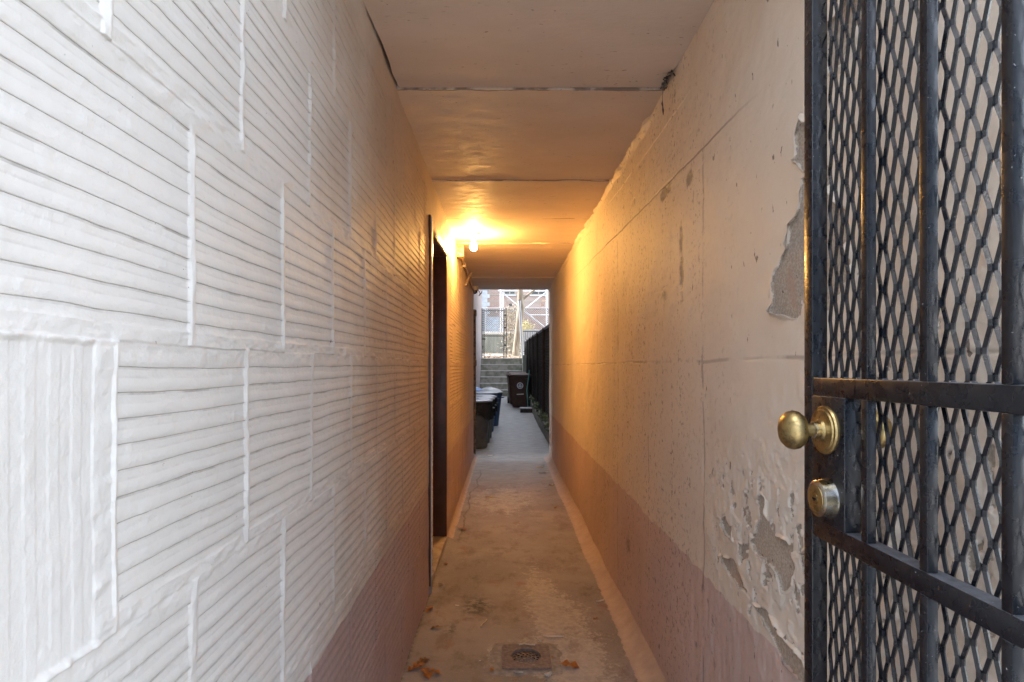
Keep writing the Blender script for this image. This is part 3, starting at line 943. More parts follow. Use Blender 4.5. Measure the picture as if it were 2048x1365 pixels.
# ------------------------------------------------------------------ black security gate, standing open along the right
GX = .467                           # face towards the passage
def build_gate():
    t = thing('security_gate', 'black steel security gate with diamond mesh standing open on the right', 'gate', (GX, 0, 0))
    def P(name, bm, mat='gate', par=t, ang=30):
        for v in bm.verts: v.co -= Vector((GX, 0, 0))
        return obj(name, bm, M[mat], par, ang)
    zb, zt = .06, 2.10
    P('stile', box(GX, GX + .0236, .882, .906, zb, zt, .0016))
    P('stile', box(GX, GX + .0236, .408, .432, zb, zt, .0016))
    zr = [(zb, zb + .026), (H - .256, H - .2295), (H - .044, H - .0172), (zt - .026, zt)]
    for a, b in zr:
        P('rail', box(GX + .0004, GX + .0232, .4325, .8815, a, b, .0016))
    bars = [.7555, .6485, .5405]
    for yb in bars:
        for k in range(3):
            P('bar', box(GX + .0006, GX + .0128, yb - .0064, yb + .0064, zr[k][1] + .0003, zr[k + 1][0] - .0003, .0009))
    # expanded metal: zigzag strands that meet at bonds
    SW, LW = .0285, .0560
    for k in range(3):
        z0, z1 = zr[k][1] - .004, zr[k + 1][0] + .004
        V, Fc = [], []
        y = .436
        i = 0
        while y < .882:
            # strand between columns; touches its neighbours alternately
            nseg = int((z1 - z0) / (LW / 2)) + 2
            zi = math.floor(z0 / (LW / 2)) * (LW / 2)
            pts = []
            for s in range(nseg + 1):
                zz = zi + s * LW / 2
                side = 1 if ((s + int(round(zi / (LW / 2))) + i) % 2 == 0) else -1
                yy = y + side * (SW / 4 - .0010)
                for dz in (-.0034, .0034):
                    pts.append((yy, min(max(zz + dz, z0), z1), side))
            base = len(V)
            hw, ht = .0021, .0016
            for q, (yy, zz, side) in enumerate(pts):
                jy = .0004 * math.sin(q * 12.9 + i * 3.7)
                xx = GX + .0262 + .0022 * side
                tw = .75 * side
                for (a, b) in ((-hw, -ht), (hw, -ht), (hw, ht), (-hw, ht)):
                    V.append((xx + b * math.cos(.5) - a * math.sin(.5), yy + jy + a * math.cos(.5) + b * math.sin(.5), zz))
            for q in range(len(pts) - 1):
                for e in range(4):
                    Fc.append((base + q * 4 + e, base + q * 4 + (e + 1) % 4, base + q * 4 + 4 + (e + 1) % 4, base + q * 4 + 4 + e))
            y += SW / 2
            i += 1
        np_obj('mesh_panel', np.array(V) - np.array([GX, 0, 0]), np.array(Fc), M['gate'], t, None, False)
    # lock box
    lz0, lz1 = zr[1][1] + .0003, zr[2][0] - .0003
    P('lock_plate', box(GX - .0010, GX + .0228, .7965, .8816, lz0, lz1, .0014))
    kz, ky = H - .0925, .843
    for sgn in (1, -1):
        x0 = GX - .001 if sgn == 1 else GX + .0228
        mm = Matrix.Translation((x0, ky, kz)) @ Matrix.Rotation(R(-90 * sgn), 4, 'Y')
        ro = P('rosette', lathe([(0, .0), (.0350, .0), (.0352, .0025), (.0335, .0048), (.0305, .0052), (.0290, .0070), (.0160, .0085), (.0135, .0115), (0, .0118)], 44, mm), 'brass')
        P('knob', lathe([(.0105, .011), (.0098, .020), (.0088, .0275), (.0092, .0300), (.015, .0315), (.0225, .0355), (.0272, .0415), (.0284, .0475), (.0268, .0540), (.0215, .0600), (.0125, .0640), (.005, .0652), (0, .0653)], 44, mm), 'brass', t, 50)
        P('knob_collar', lathe([(.0118, .010), (.0122, .0185), (.0105, .0200)], 30, mm), 'rim', t, 40)
    mm = Matrix.Translation((GX - .001, .836, H - .1905)) @ Matrix.Rotation(R(-90), 4, 'Y')
    P('deadbolt', lathe([(0, 0), (.0285, 0), (.0280, .0030), (.0264, .0130), (.0258, .0165), (.0236, .0182), (.0195, .0184)], 44, mm), 'rim', t, 40)
    P('deadbolt_face', lathe([(.0196, .0175), (.0192, .0192), (.0090, .0194), (.0085, .0186), (.0078, .0186), (.0076, .0202), (0, .0203)], 40, mm), 'brass', t, 40)
    bm = bmesh.new()
    add_box(bm, -.0012, .0012, -.0045, .0045, .0204, .0210)
    add_box(bm, -.0030, .0006, -.0012, .0012, .0204, .0210)
    for v in bm.verts: v.co = mm @ v.co
    P('keyhole', bm, 'hole')
build_gate()

# ------------------------------------------------------------------ floor drain, leaves and litter
dx, dy_ = .0935, 2.584
t = thing('floor_drain', 'square rusty cast iron drain with a domed round grate in the floor', 'drain', (dx, dy_, 0))
def build_drain():
    bm = bmesh.new()
    s, r = .108, .066
    n = 48
    zt = .010
    outer, inner, outb, cen = [], [], [], []
    for k in range(n):
        a = 2 * PI * k / n
        c, si = math.cos(a), math.sin(a)
        q = 1 / max(abs(c), abs(si))
        q = min(q, 1.36)
        rr = s * q
        outer.append(bm.verts.new((c * rr, si * rr, zt)))
        outb.append(bm.verts.new((c * (rr + .002), si * (rr + .002), -.03)))
        inner.append(bm.verts.new((c * r, si * r, zt + .001)))
        cen.append(bm.verts.new((c * r, si * r, -.05)))
    for k in range(n):
        k2 = (k + 1) % n
        bm.faces.new((outer[k], outer[k2], inner[k2], inner[k]))
        bm.faces.new((outb[k], outb[k2], outer[k2], outer[k]))
        bm.faces.new((inner[k], inner[k2], cen[k2], cen[k]))
    obj('frame', bm, M['rust'], t, 30)
    # domed grate: plate with rings of round holes made as a polar grid
    nr, na = 66, 200
    rads = np.linspace(0.0008, .0655, nr); ang = np.linspace(0, 2 * PI, na + 1)
    Rr, A = np.meshgrid(rads, ang, indexing='ij')
    X, Y = Rr * np.cos(A), Rr * np.sin(A)
    Z = .0115 * (1 - (Rr / .0655) ** 2) - .003
    hole = np.zeros(X.shape, bool)
    for rad, cnt, hr in ((.0, 1, .0058), (.0185, 6, .0064), (.0360, 10, .0072), (.0525, 15, .0072)):
        for k in range(cnt):
            a = 2 * PI * k / cnt + rad * 9
            hole |= (X - rad * math.cos(a)) ** 2 + (Y - rad * math.sin(a)) ** 2 < hr ** 2
    kp = ~(hole[:-1, :-1] & hole[1:, 1:])
    np_obj('grate', np.stack([X, Y, Z], -1).reshape(-1, 3), grid_faces(nr, na + 1, False, kp), M['rust'], t)
    obj('sump', lathe([(.066, -.002), (.066, -.06), (0, -.06)], 32), M['hole'], t)
    # cement collar laid round the frame
    ys = np.linspace(-.165, .165, 90); xs = np.linspace(-.18, .18, 96)
    Yg, Xg = np.meshgrid(ys, xs, indexing='ij')
    wx = np.abs(Xg) + (fbm(Xg * 20 + 7, Yg * 20, 4, 101) - .5) * .05
    wy = np.abs(Yg) + (fbm(Xg * 20, Yg * 20 + 5, 4, 102) - .5) * .05
    e = np.maximum(wx - .132, wy - .122)
    Zg = np.where(e < 0, .0045, .0045 - e * .3) + (fbm(Xg * 30, Yg * 30, 3, 103) - .5) * .002
    Zg = np.minimum(Zg, .004)
    ins = (np.abs(Xg) < .102) & (np.abs(Yg) < .102)
    kp = ~(ins[:-1, :-1] & ins[1:, 1:])
    np_obj('cement_collar', np.stack([Xg, Yg, Zg], -1).reshape(-1, 3), grid_faces(90, 96, True, kp), M['mortar'], t)
build_drain()

def leaf_mesh(seed, size, lobes=3):
    """oak-like lobed leaf, curled, with thickness and stalk"""
    rr = random.Random(seed)
    bm = bmesh.new()
    L = size
    n = 26
    top, bot = [], []
    for i in range(n + 1):
        u = i / n
        w = (.30 * math.sin(PI * min(1, u * 1.02)) ** .8) * (0.55 + .45 * math.cos(2 * PI * lobes * u + PI)) + .045
        if i in (0, n): w = .015
        z = .16 * math.sin(PI * u) + .20 * (u - .5) ** 2 + rr.uniform(-.02, .02)
        row = []
        for k, s in enumerate((-1, -.5, 0, .5, 1)):
            row.append(bm.verts.new(((u - .5) * L, s * w * L * (1 + rr.uniform(-.12, .12)), (z * .5 + .30 * (abs(s) * w) + (.015 if s == 0 else 0)) * L)))
        top.append(row)
    for i in range(n):
        for k in range(4):
            bm.faces.new((top[i][k], top[i + 1][k], top[i + 1][k + 1], top[i][k + 1]))
    bmesh.ops.solidify(bm, geom=bm.faces[:], thickness=.012 * L)
    add_tube(bm, [(.48 * L, 0, .03 * L), (.58 * L, .02 * L, .05 * L), (.70 * L, .05 * L, .02 * L)], .010 * L, 5)
    zmin = min(v.co.z for v in bm.verts)
    for v in bm.verts: v.co.z -= zmin
    return bm

LEAVES = [
    (833, 1338, .075, .6, 'o', 'orange lobed leaf lying nearest the left wall at the bottom edge', 3),
    (852, 1350, .070, 2.1, 'o', 'orange curled oak leaf on top of the leaf heap by the left wall', 2),
    (846, 1326, .060, 4.0, 'b', 'brown crumpled leaf at the back of the heap by the left wall', 3),
    (868, 1347, .055, -.4, 'o', 'orange pointed leaf at the right end of the heap by the left wall', 2),
    (858, 1221, .062, 1.2, 'o', 'orange dry leaf against the left wall just before the doorway', 3),
    (871, 1258, .045, .2, 'b', 'small brown curled leaf lying alone near the left wall', 2),
    (984, 1342, .032, 1.5, 'o', 'tiny folded orange leaf left of the drain', 2),
    (1140, 1334, .072, 2.9, 'o', 'single orange oak leaf right of the square drain', 2),
    (1105, 1316, .020, 1.0, 'o', 'orange leaf scrap on the right rim of the drain', 2),
    (1192, 1240, .032, .4, 'b', 'faint brown leaf scrap beside the beige floor strip', 2),
    (1112, 1017, .05, .9, 'b', 'brown crumb of leaf far up the floor near the right strip', 2),
    (925, 1060, .07, 2.5, 'b', 'pale brown leaf beside the floor crack past the doorway', 2),
    (891, 1130, .04, 2.0, 'b', 'little tan leaf at the foot of the door threshold', 2),
]
for i, (px, py, sz, rz, ck, lab, lb) in enumerate(LEAVES):
    x, y = px_floor(px, py)
    o = obj('dead_leaf', leaf_mesh(40 + i, sz * 1.15, lb), M['leaf_o' if ck == 'o' else 'leaf_b'], None, 60)
    o.location = (max(x, XL + .035), y, .004)
    o.rotation_euler = (random.uniform(-.15, .15), random.uniform(-.15, .15), rz)
    tag(o, lab, 'leaf', 'dead leaves on the passage floor')

def sliver(L, w, seed, mat, name):
    rr = random.Random(seed)
    bm = bmesh.new()
    n = 10
    rows = []
    for i in range(n + 1):
        u = i / n
        ww = w * (.15 + .85 * math.sin(PI * u) ** .6) * rr.uniform(.75, 1.2) / 2
        off = .12 * w * rr.uniform(-1, 1)
        rows.append([bm.verts.new(((u - .5) * L, off - ww, .002)), bm.verts.new(((u - .5) * L, off, .002 + w * .25)), bm.verts.new(((u - .5) * L, off + ww, .002))])
    for i in range(n):
        for k in range(2):
            bm.faces.new((rows[i][k], rows[i + 1][k], rows[i + 1][k + 1], rows[i][k + 1]))
    bmesh.ops.solidify(bm, geom=bm.faces[:], thickness=.0015)
    return obj(name, bm, M[mat], None, 50)
CHIPS = [
    (1107, 1276, .095, .016, -.06, 'paperwhite', 'paint_sliver', 'long white pointed paint sliver just beyond the drain', 'paint chip'),
    (1080, 1287, .020, .016, .8, 'paperwhite', 'paint_chip', 'small white square chip at the back edge of the drain', 'paint chip'),
    (1067, 1335, .014, .012, .2, 'paperwhite', 'paint_chip', 'tiny white chip on the front rim of the drain', 'paint chip'),
    (1037, 1348, .042, .018, -.2, 'paperwhite', 'paint_chip', 'white flake lying in front of the drain', 'paint chip'),
    (1096, 1353, .040, .030, .6, 'paperwhite', 'paint_chip', 'smeared white flake in front of the drain to the right', 'paint chip'),
    (914, 1214, .024, .010, -.2, 'paperwhite', 'paint_chip', 'pale flake beside the dark stain on the floor', 'paint chip'),
    (960, 1325, .010, .008, -.2, 'paperwhite', 'paint_chip', 'speck of white paint on the floor left of the drain', 'paint chip'),
    (1200, 1205, .055, .018, .5, 'paperwhite', 'paint_chip', 'pale flake at the edge of the beige floor strip', 'paint chip'),
    (1080, 935, .11, .05, .4, 'paperwhite', 'paint_chip', 'white flake by the right wall near the passage end', 'paint chip'),
    (1085, 948, .09, .04, .1, 'paperwhite', 'paint_chip', 'second white flake by the right wall nearer the camera', 'paint chip'),
    (1102, 971, .045, .04, .3, 'paperwhite', 'paint_chip', 'small white dot of paint close to the right strip', 'paint chip'),
    (980, 913, .08, .05, .1, 'paperwhite', 'paint_chip', 'pale flake in the middle of the floor at the passage end', 'paint chip'),
    (881, 1172, .03, .024, .1, 'sill', 'cement_crumb', 'tan cement crumb by the door threshold', 'crumb'),
    (980, 995, .10, .03, .5, 'twig', 'dry_stick', 'pale splinter lying in the middle of the floor beyond the door', 'stick'),
]
for i, (px, py, L, w, rz, mt, nm, lab, cat) in enumerate(CHIPS):
    x, y = px_floor(px, py)
    o = sliver(L, w, 70 + i, mt, nm)
    o.location = (x, y, .006)
    o.rotation_euler = (0, 0, rz)
    tag(o, lab, cat, 'litter on the passage floor')
for (px, py, L, rz, lab) in ((968, 1250, .085, 1.25, 'bone-pale forked twig lying on the brown floor'), (1054, 1296, .074, -.05, 'thin pale stick lying across the back of the drain')):
    x, y = px_floor(px, py)
    bm = tube([(-L / 2, 0, .004), (-L / 5, .003, .007), (L / 5, -.002, .006), (L / 2, .002, .004)], .003, 6, [.004, .0026, .003, .0042])
    o = obj('dry_stick', bm, M['twig'], None, 60)
    o.location = (x, y, .010 if py > 1290 else .004)
    o.rotation_euler = (0, 0, rz)
    tag(o, lab, 'stick', 'litter on the passage floor')

# ================================================================== the court beyond the passage
M['pinkstucco'] = simple('pale_pink_stucco', (.36, .31, .295), (.44, .385, .37), 6, .9, bump=.4)
M['fence_slat'] = simple('dark_teal_slats', (.075, .105, .130), (.11, .145, .17), 5, .6, bump=.2, stretch=(1, 1, .2))
M['fence_post'] = simple('rusty_fence_post', (.045, .024, .016), (.07, .045, .032), 20, .7)
M['galv'] = simple('galvanised_steel', (.34, .35, .37), (.46, .47, .49), 25, .45, .6)
M['railpaint'] = simple('weathered_grey_rail', (.36, .37, .39), (.48, .49, .51), 25, .6)
M['kerb'] = simple('mossy_concrete', (.17, .18, .16), (.27, .28, .255), 8, .9, bump=.5)
M['step'] = simple('mossy_step_concrete', (.20, .22, .17), (.36, .36, .32), 4, .9, bump=.5, lo=.4, hi=.6)
M['step_edge'] = simple('worn_step_nosing', (.52, .52, .50), (.64, .64, .62), 9, .8)
M['can_grey'] = simple('charcoal_can_plastic', (.085, .09, .095), (.115, .12, .125), 9, .5, bump=.1)
M['can_green'] = simple('grey_green_can_plastic', (.075, .088, .078), (.10, .115, .10), 9, .5, bump=.1)
M['can_blue'] = simple('navy_can_plastic', (.03, .075, .17), (.04, .095, .20), 9, .45, bump=.1)
M['lid_blue'] = simple('lid_plastic_sky_tint', (.25, .31, .39), (.32, .38, .45), 9, .38, bump=.1)  # sky reflection mixed into the colour of the flat lids
M['lid_pale'] = simple('pale_lid_plastic', (.42, .49, .51), (.50, .56, .575), 9, .4, bump=.1)
M['lid_bright'] = simple('bright_blue_plastic', (.03, .17, .50), (.04, .22, .60), 9, .4, bump=.1)
M['bag'] = simple('black_bag_film', (.008, .008, .009), (.016, .016, .018), 18, .18, bump=.9, bdist=.02)
M['cart'] = simple('brown_cart_plastic', (.040, .018, .013), (.060, .028, .020), 9, .5, bump=.1)
M['cartlid'] = simple('brown_lid_plastic', (.10, .055, .048), (.14, .085, .075), 9, .4, bump=.1)
M['white'] = simple('white_print', (.70, .71, .72), (.78, .79, .80), 30, .5, bump=.05)
M['emblem_blue'] = simple('blue_print', (.05, .11, .20), (.07, .14, .24), 30, .5, bump=.05)
M['weed'] = simple('weed_leaf', (.10, .15, .07), (.22, .28, .17), 30, .6)
M['gatewire'] = simple('dark_wire', (.05, .05, .05), (.09, .09, .09), 20, .6, .4)
M['whitepaint'] = simple('white_frame_paint', (.46, .48, .51), (.54, .56, .58), 9, .5)
M['bark'] = simple('pale_bark', (.24, .20, .145), (.42, .37, .29), 7, .9, bump=.8, bdist=.02, stretch=(1, 1, .25))
M['dryvine'] = simple('dry_vine_leaf', (.30, .26, .19), (.50, .45, .36), 12, .8)
M['yellowleaf'] = simple('yellow_leaf', (.38, .34, .14), (.52, .47, .24), 12, .7)
M['brownleaf'] = simple('russet_leaf', (.28, .15, .08), (.42, .26, .15), 12, .7)
M['yard'] = simple('pale_yard_ground', (.25, .24, .215), (.35, .335, .31), 5, .9, bump=.4)
M['litter'] = simple('tan_fallen_leaves', (.40, .27, .16), (.58, .45, .32), 14, .8)
M['retain'] = simple('grey_green_concrete', (.22, .24, .21), (.30, .32, .28), 3, .9, bump=.4, stretch=(2, 1, .5))
M['quoin'] = simple('white_painted_stone', (.40, .435, .465), (.48, .51, .535), 7, .8)
M['glass'] = simple('pale_window_glass', (.40, .48, .56), (.56, .63, .70), 2, .15)
M['darkglass'] = simple('dark_window_glass', (.03, .04, .045), (.06, .07, .075), 2, .12)
M['ground'] = simple('pavement_ground', (.36, .35, .335), (.44, .43, .41), 3, .9, bump=.3)
M['iron'] = simple('black_railing_iron', (.02, .02, .02), (.04, .035, .03), 20, .5)

def mat_brick():
    n = N('weathered_brick')
    v = n.coord('Object')
    x, y, z = n.xyz(v)
    cv = n.node('ShaderNodeCombineXYZ')
    n.link(x, cv.inputs[0]); n.link(z, cv.inputs[1])
    b = n.node('ShaderNodeTexBrick')
    b.inputs['Scale'].default_value = 1.0
    b.inputs['Brick Width'].default_value = .22
    b.inputs['Row Height'].default_value = .075
    b.inputs['Mortar Size'].default_value = .008
    b.inputs['Color1'].default_value = (.25, .155, .125, 1)
    b.inputs['Color2'].default_value = (.31, .205, .17, 1)
    b.inputs['Mortar'].default_value = (.44, .39, .35, 1)
    n.link(cv.outputs[0], b.inputs['Vector'])
    c = n.mix(n.ramp(n.noise(v, .7, 4), .4, .62, 0, .55), b.outputs['Color'], (.30, .27, .25))
    return n.out(c, .9, n.bump(n.noise(v, 30, 3), .3, .01))
M['brick'] = mat_brick()

# ground everywhere, street side included
g = obj('ground', box(-120, 120, -120, 200, -.5, -.03), M['ground'])
tag(g, kind='structure')

# pale stucco house on the left of the court
t = thing('pink_house', 'pale pink stucco house wall closing the left side of the court', 'building', (XCL, 15, 0))
obj('wall', box(-5, 0, -6.5, 8.6, -.02, 12.0), M['pinkstucco'], t)  # upper part, out of view, raised to dim the court
bm = bmesh.new()
add_tube(bm, [(.02, 8.0, 1.1), (.05, 8.02, 1.5), (.03, 8.0, 1.9), (.08, 7.9, 2.1)], .012, 6)
obj('loose_wire', bm, M['gatewire'], t)

t = thing('court_shade_house', 'tall unseen house added beyond the dark fence to shade the court', 'building', (2.7, 15, 0))  # added out of view to cut the daylight in the court
obj('wall', box(0, 6, -6.6, 6.0, -.02, 12.0), M['pinkstucco'], t)

# ----- round trash cans along the left
def make_can(name, label, mat, lidmat, loc, h=.74, r=.255, bag=False, dome=.03, sc=1.0, seed=1, lid_drop=0.0):
    t = thing(name, label, 'trash can', loc, 0, 'trash cans along the left wall of the court')
    rt = r
    rb = r * .74
    prof = [(0, .0), (rb, .0), (rb + .006, .02)]
    for k in range(1, 7):
        u = k / 7
        prof.append((rb + (rt - rb) * u, .02 + (h - .08) * u))
    prof += [(rt, h - .06), (rt + .018, h - .055), (rt + .02, h - .005), (rt + .012, h), (rt - .01, h - .002), (rt - .012, h - .06), (0, h - .25)]
    rib = lambda j, a: .006 * math.cos(a * 16) if 2 <= j <= 8 else 0
    obj('body', lathe(prof, 64, wob=rib), M[mat], t, 40)
    if lidmat:
        ro = rt + .034
        obj('lid', lathe([(ro - .02, h + .006), (ro, h + .002), (ro + .002, h + .022), (ro - .03, h + .032), (ro * .75, h + .034 + dome * .5), (ro * .4, h + .034 + dome * .9), (.07, h + .034 + dome), (.06, h + .045 + dome), (0, h + .045 + dome)], 48), M[lidmat], t, 35)
    for s in (0, PI):
        bmh = tube([(math.cos(s + d) * (rt + q), math.sin(s + d) * (rt + q), h - .10) for d, q in ((-.22, .0), (-.2, .04), (0, .055), (.2, .04), (.22, .0))], .010, 8)
        obj('handle', bmh, M[mat], t, 50)
    if bag:
        rr = random.Random(seed)
        ph = [rr.uniform(0, 6.28) for _ in range(6)]
        bm = bmesh.new()
        n, m = 72, 12
        rows = []
        for j in range(m):
            u = j / (m - 1)
            ring = []
            for k in range(n):
                a = 2 * PI * k / n
                drop = .20 + .07 * math.sin(a + ph[0]) + .035 * math.sin(3 * a + ph[1]) + .015 * math.sin(9 * a + ph[2])
                z = h + .001 - u * drop
                base = rt + .024 - (rt - rb) * max(0, (h - .06 - z)) / h
                crease = .012 * math.sin(13 * a + ph[3] + 2 * u) + .008 * math.sin(29 * a + ph[4] - 3 * u)
                rad = base + .012 + crease * u + .02 * u * u
                ring.append(bm.verts.new((rad * math.cos(a), rad * math.sin(a), z)))
            rows.append(ring)
        for j in range(m - 1):
            for k in range(n):
                bm.faces.new((rows[j][k], rows[j][(k + 1) % n], rows[j + 1][(k + 1) % n], rows[j + 1][k]))
        obj('bag_liner', bm, M['bag'], t, 70)
    return t
make_can('trash_can', 'nearest charcoal trash can with a black bag folded over its rim', 'can_grey', 'lid_blue', (-.478, 9.30, 0), .735, .25, True, .012, seed=3)
make_can('trash_can', 'second trash can from the passage, grey with a black bag and flat lid', 'can_grey', 'lid_blue', (-.455, 9.93, 0), .735, .25, True, .014, seed=8)
make_can('trash_can', 'third trash can from the passage, grey green with a bag knotted at its rim', 'can_green', 'lid_blue', (-.435, 10.55, 0), .735, .25, True, .016, seed=9)
make_can('trash_can', 'navy trash can with a flat lid between the bagged cans and the domed one', 'can_blue', 'lid_blue', (-.42, 11.6, 0), .75, .25, False, .02)
make_can('trash_can', 'farthest navy blue trash can with a pale domed lid', 'can_blue', 'lid_pale', (-.345, 12.75, 0), .715, .27, False, .085)
make_can('trash_can', 'bright blue lidded can half hidden behind the row by the wall', 'can_blue', 'lid_bright', (-.69, 12.35, 0), .77, .20, False, .06)

# ----- brown wheeled carts
def make_cart(label, loc, rz, sc=1.0):
    t = thing('wheeled_cart', label, 'trash cart', loc, rz, 'brown wheeled carts by the steps')
    W2, D2, h = .29, .33, .94
    bm = bmesh.new()
    def ring(hw, y0, y1, z):
        return [bm.verts.new((-hw, y0, z)), bm.verts.new((hw, y0, z)), bm.verts.new((hw, y1, z)), bm.verts.new((-hw, y1, z))]
    rs = [ring(.205, -.20, .25, .02), ring(.225, -.225, .28, .20), ring(.245, -.255, .31, .55), ring(.275, -.295, .33, h - .06), ring(.292, -.315, .345, h - .055), ring(.292, -.315, .345, h)]
    for a, b in zip(rs, rs[1:]):
        for k in range(4):
            bm.faces.new((a[k], a[(k + 1) % 4], b[(k + 1) % 4], b[k]))
    bm.faces.new(rs[0][::-1]); bm.faces.new(rs[-1])
    bmesh.ops.bevel(bm, geom=bm.edges[:], offset=.014, segments=2, affect='EDGES')
    body = obj('body', bm, M['cart'], t, 40)
    bm = bmesh.new()
    n = 10
    rows = []
    for i in range(n + 1):
        u = i / n
        y = -.345 + u * .74
        z = h + .012 + .075 * math.sin(PI * (.12 + .8 * u))
        rows.append([bm.verts.new((s * .31, y, z - (.045 if abs(s) == 1 else 0))) for s in (-1, -.85, -.4, 0, .4, .85, 1)])
    for i in range(n):
        for k in range(6):
            bm.faces.new((rows[i][k], rows[i][k + 1], rows[i + 1][k + 1], rows[i + 1][k]))
    bmesh.ops.solidify(bm, geom=bm.faces[:], thickness=.012)
    lid = obj('lid', bm, M['cartlid'], t, 40)
    obj('handle', tube([(-.24, .36, h - .03), (-.24, .41, h - .01), (.24, .41, h - .01), (.24, .36, h - .03)], .014, 8), M['cart'], t, 50)
    for s in (-1, 1):
        w = obj('wheel', lathe([(0, -.02), (.09, -.02), (.12, -.024), (.125, 0), (.12, .024), (.09, .02), (0, .02)], 28, Matrix.Translation((s * .235, .27, .125)) @ Matrix.Rotation(R(90), 4, 'Y')), M['blackplastic'], t, 40)
    return t
def front_y(z):
    return -.255 - (z - .55) / (.88 - .55) * .04 if z > .55 else -.225 - (z - .2) / .35 * .03
def front_point(x, z, off=.002):
    return Vector((x, front_y(z) - off, z))
def build_emblem(t):
    def disc(name, r0, r1, cx, cz, mat, off):
        bm = bmesh.new()
        n = 40
        if r0 == 0:
            c = bm.verts.new(front_point(cx, cz, off))
            o_ = [bm.verts.new(front_point(cx + r1 * math.cos(2 * PI * k / n), cz + r1 * math.sin(2 * PI * k / n), off)) for k in range(n)]
            for k in range(n): bm.faces.new((c, o_[k], o_[(k + 1) % n]))
        else:
            a = [bm.verts.new(front_point(cx + r0 * math.cos(2 * PI * k / n), cz + r0 * math.sin(2 * PI * k / n), off)) for k in range(n)]
            b = [bm.verts.new(front_point(cx + r1 * math.cos(2 * PI * k / n), cz + r1 * math.sin(2 * PI * k / n), off)) for k in range(n)]
            for k in range(n): bm.faces.new((a[k], a[(k + 1) % n], b[(k + 1) % n], b[k]))
        return obj(name, bm, M[mat], t)
    cx, cz = .01, .665
    e = disc('emblem', .0, .094, cx, cz, 'white', .003)
    f = disc('emblem_field', .0, .070, cx, cz, 'emblem_blue', .006)
    bm = bmesh.new()
    def quad(pts):
        bm.faces.new([bm.verts.new(front_point(cx + x, cz + z, .009)) for x, z in pts])
    quad([(-.009, -.062), (.009, -.062), (.009, .0), (-.009, .0)])
    for a in (90, 205, -25):
        c, s_ = math.cos(R(a)), math.sin(R(a))
        px_, pz_ = -s_, c
        quad([(c * .01 + px_ * .008, s_ * .01 + pz_ * .008), (c * .034 + px_ * .023, s_ * .034 + pz_ * .023), (c * .060, s_ * .060), (c * .034 - px_ * .023, s_ * .034 - pz_ * .023), (c * .01 - px_ * .008, s_ * .01 - pz_ * .008)])
    obj('emblem_mark', bm, M['white'], t)
    bm = bmesh.new()
    bm.faces.new([bm.verts.new(front_point(x, z, .004)) for x, z in ((-.09, .395), (.115, .405), (.115, .43), (-.09, .42))])
    obj('label_strip', bm, M['white'], t)
c1 = make_cart('nearer brown wheeled cart with a round white emblem on its front', (.46, 17.25, .068), R(-6))
build_emblem(c1)
make_cart('farther brown wheeled cart half hidden behind the one with the emblem', (.36, 18.35, .095), R(5))

t = thing('plastic_crate', 'low black plastic tray lying on the slab before the brown cart', 'tray', (.585, 15.9, .045))
bm = bmesh.new()
add_box(bm, -.17, .17, -.22, .22, 0, .012)
for q in ((-.17, -.158, -.22, .22), (.158, .17, -.22, .22), (-.158, .158, -.22, -.208), (-.158, .158, .208, .22)):
    add_box(bm, *q, .012, .10)
obj('tray', bm, M['blackplastic'], t)
obj('rim', box(-.18, .18, -.23, .23, .1005, .125, .006), M['galv'], t)

t = thing('broom_pole', 'teal pole leaning on the dark fence above the brown cart', 'pole', (.66, 16.6, .06))
M['teal'] = simple('teal_pole_paint', (.10, .34, .34), (.16, .42, .42), 9, .45)
obj('handle', tube([(0.0, 0, .03), (-.03, .1, .55), (.045, .16, 1.13)], .014, 8), M['teal'], t, 50)
obj('broom_head', box(-.03, .03, -.14, .14, 0, .09, .01), M['can_green'], t)

# ----- kerb and slatted fence on the right
t = thing('kerb_wall', 'low mossy concrete kerb wall under the dark fence', 'wall', (XF, 15, 0))
ys = np.linspace(8.38, 23.0, 200)
prof = [(-.01, -.03), (-.016, .10), (-.012, .215), (.0, .232), (.20, .236), (.20, -.03)]
co = np.array([[(px + .014 * (vnoise(np.array([y * 2.0]), np.array([k * 3.0]), 5)[0] - .5) + .0025 * (y - 9), y - 15, pz + float(ground_z(np.array([y]))[0]) + .012 * (vnoise(np.array([y * 3.0]), np.array([k * 1.0]), 8)[0] - .5)) for k, (px, pz) in enumerate(prof)] for y in ys])
np_obj('kerb', co.reshape(-1, 3), grid_faces(len(ys), len(prof), False), M['kerb'], t, None, False)

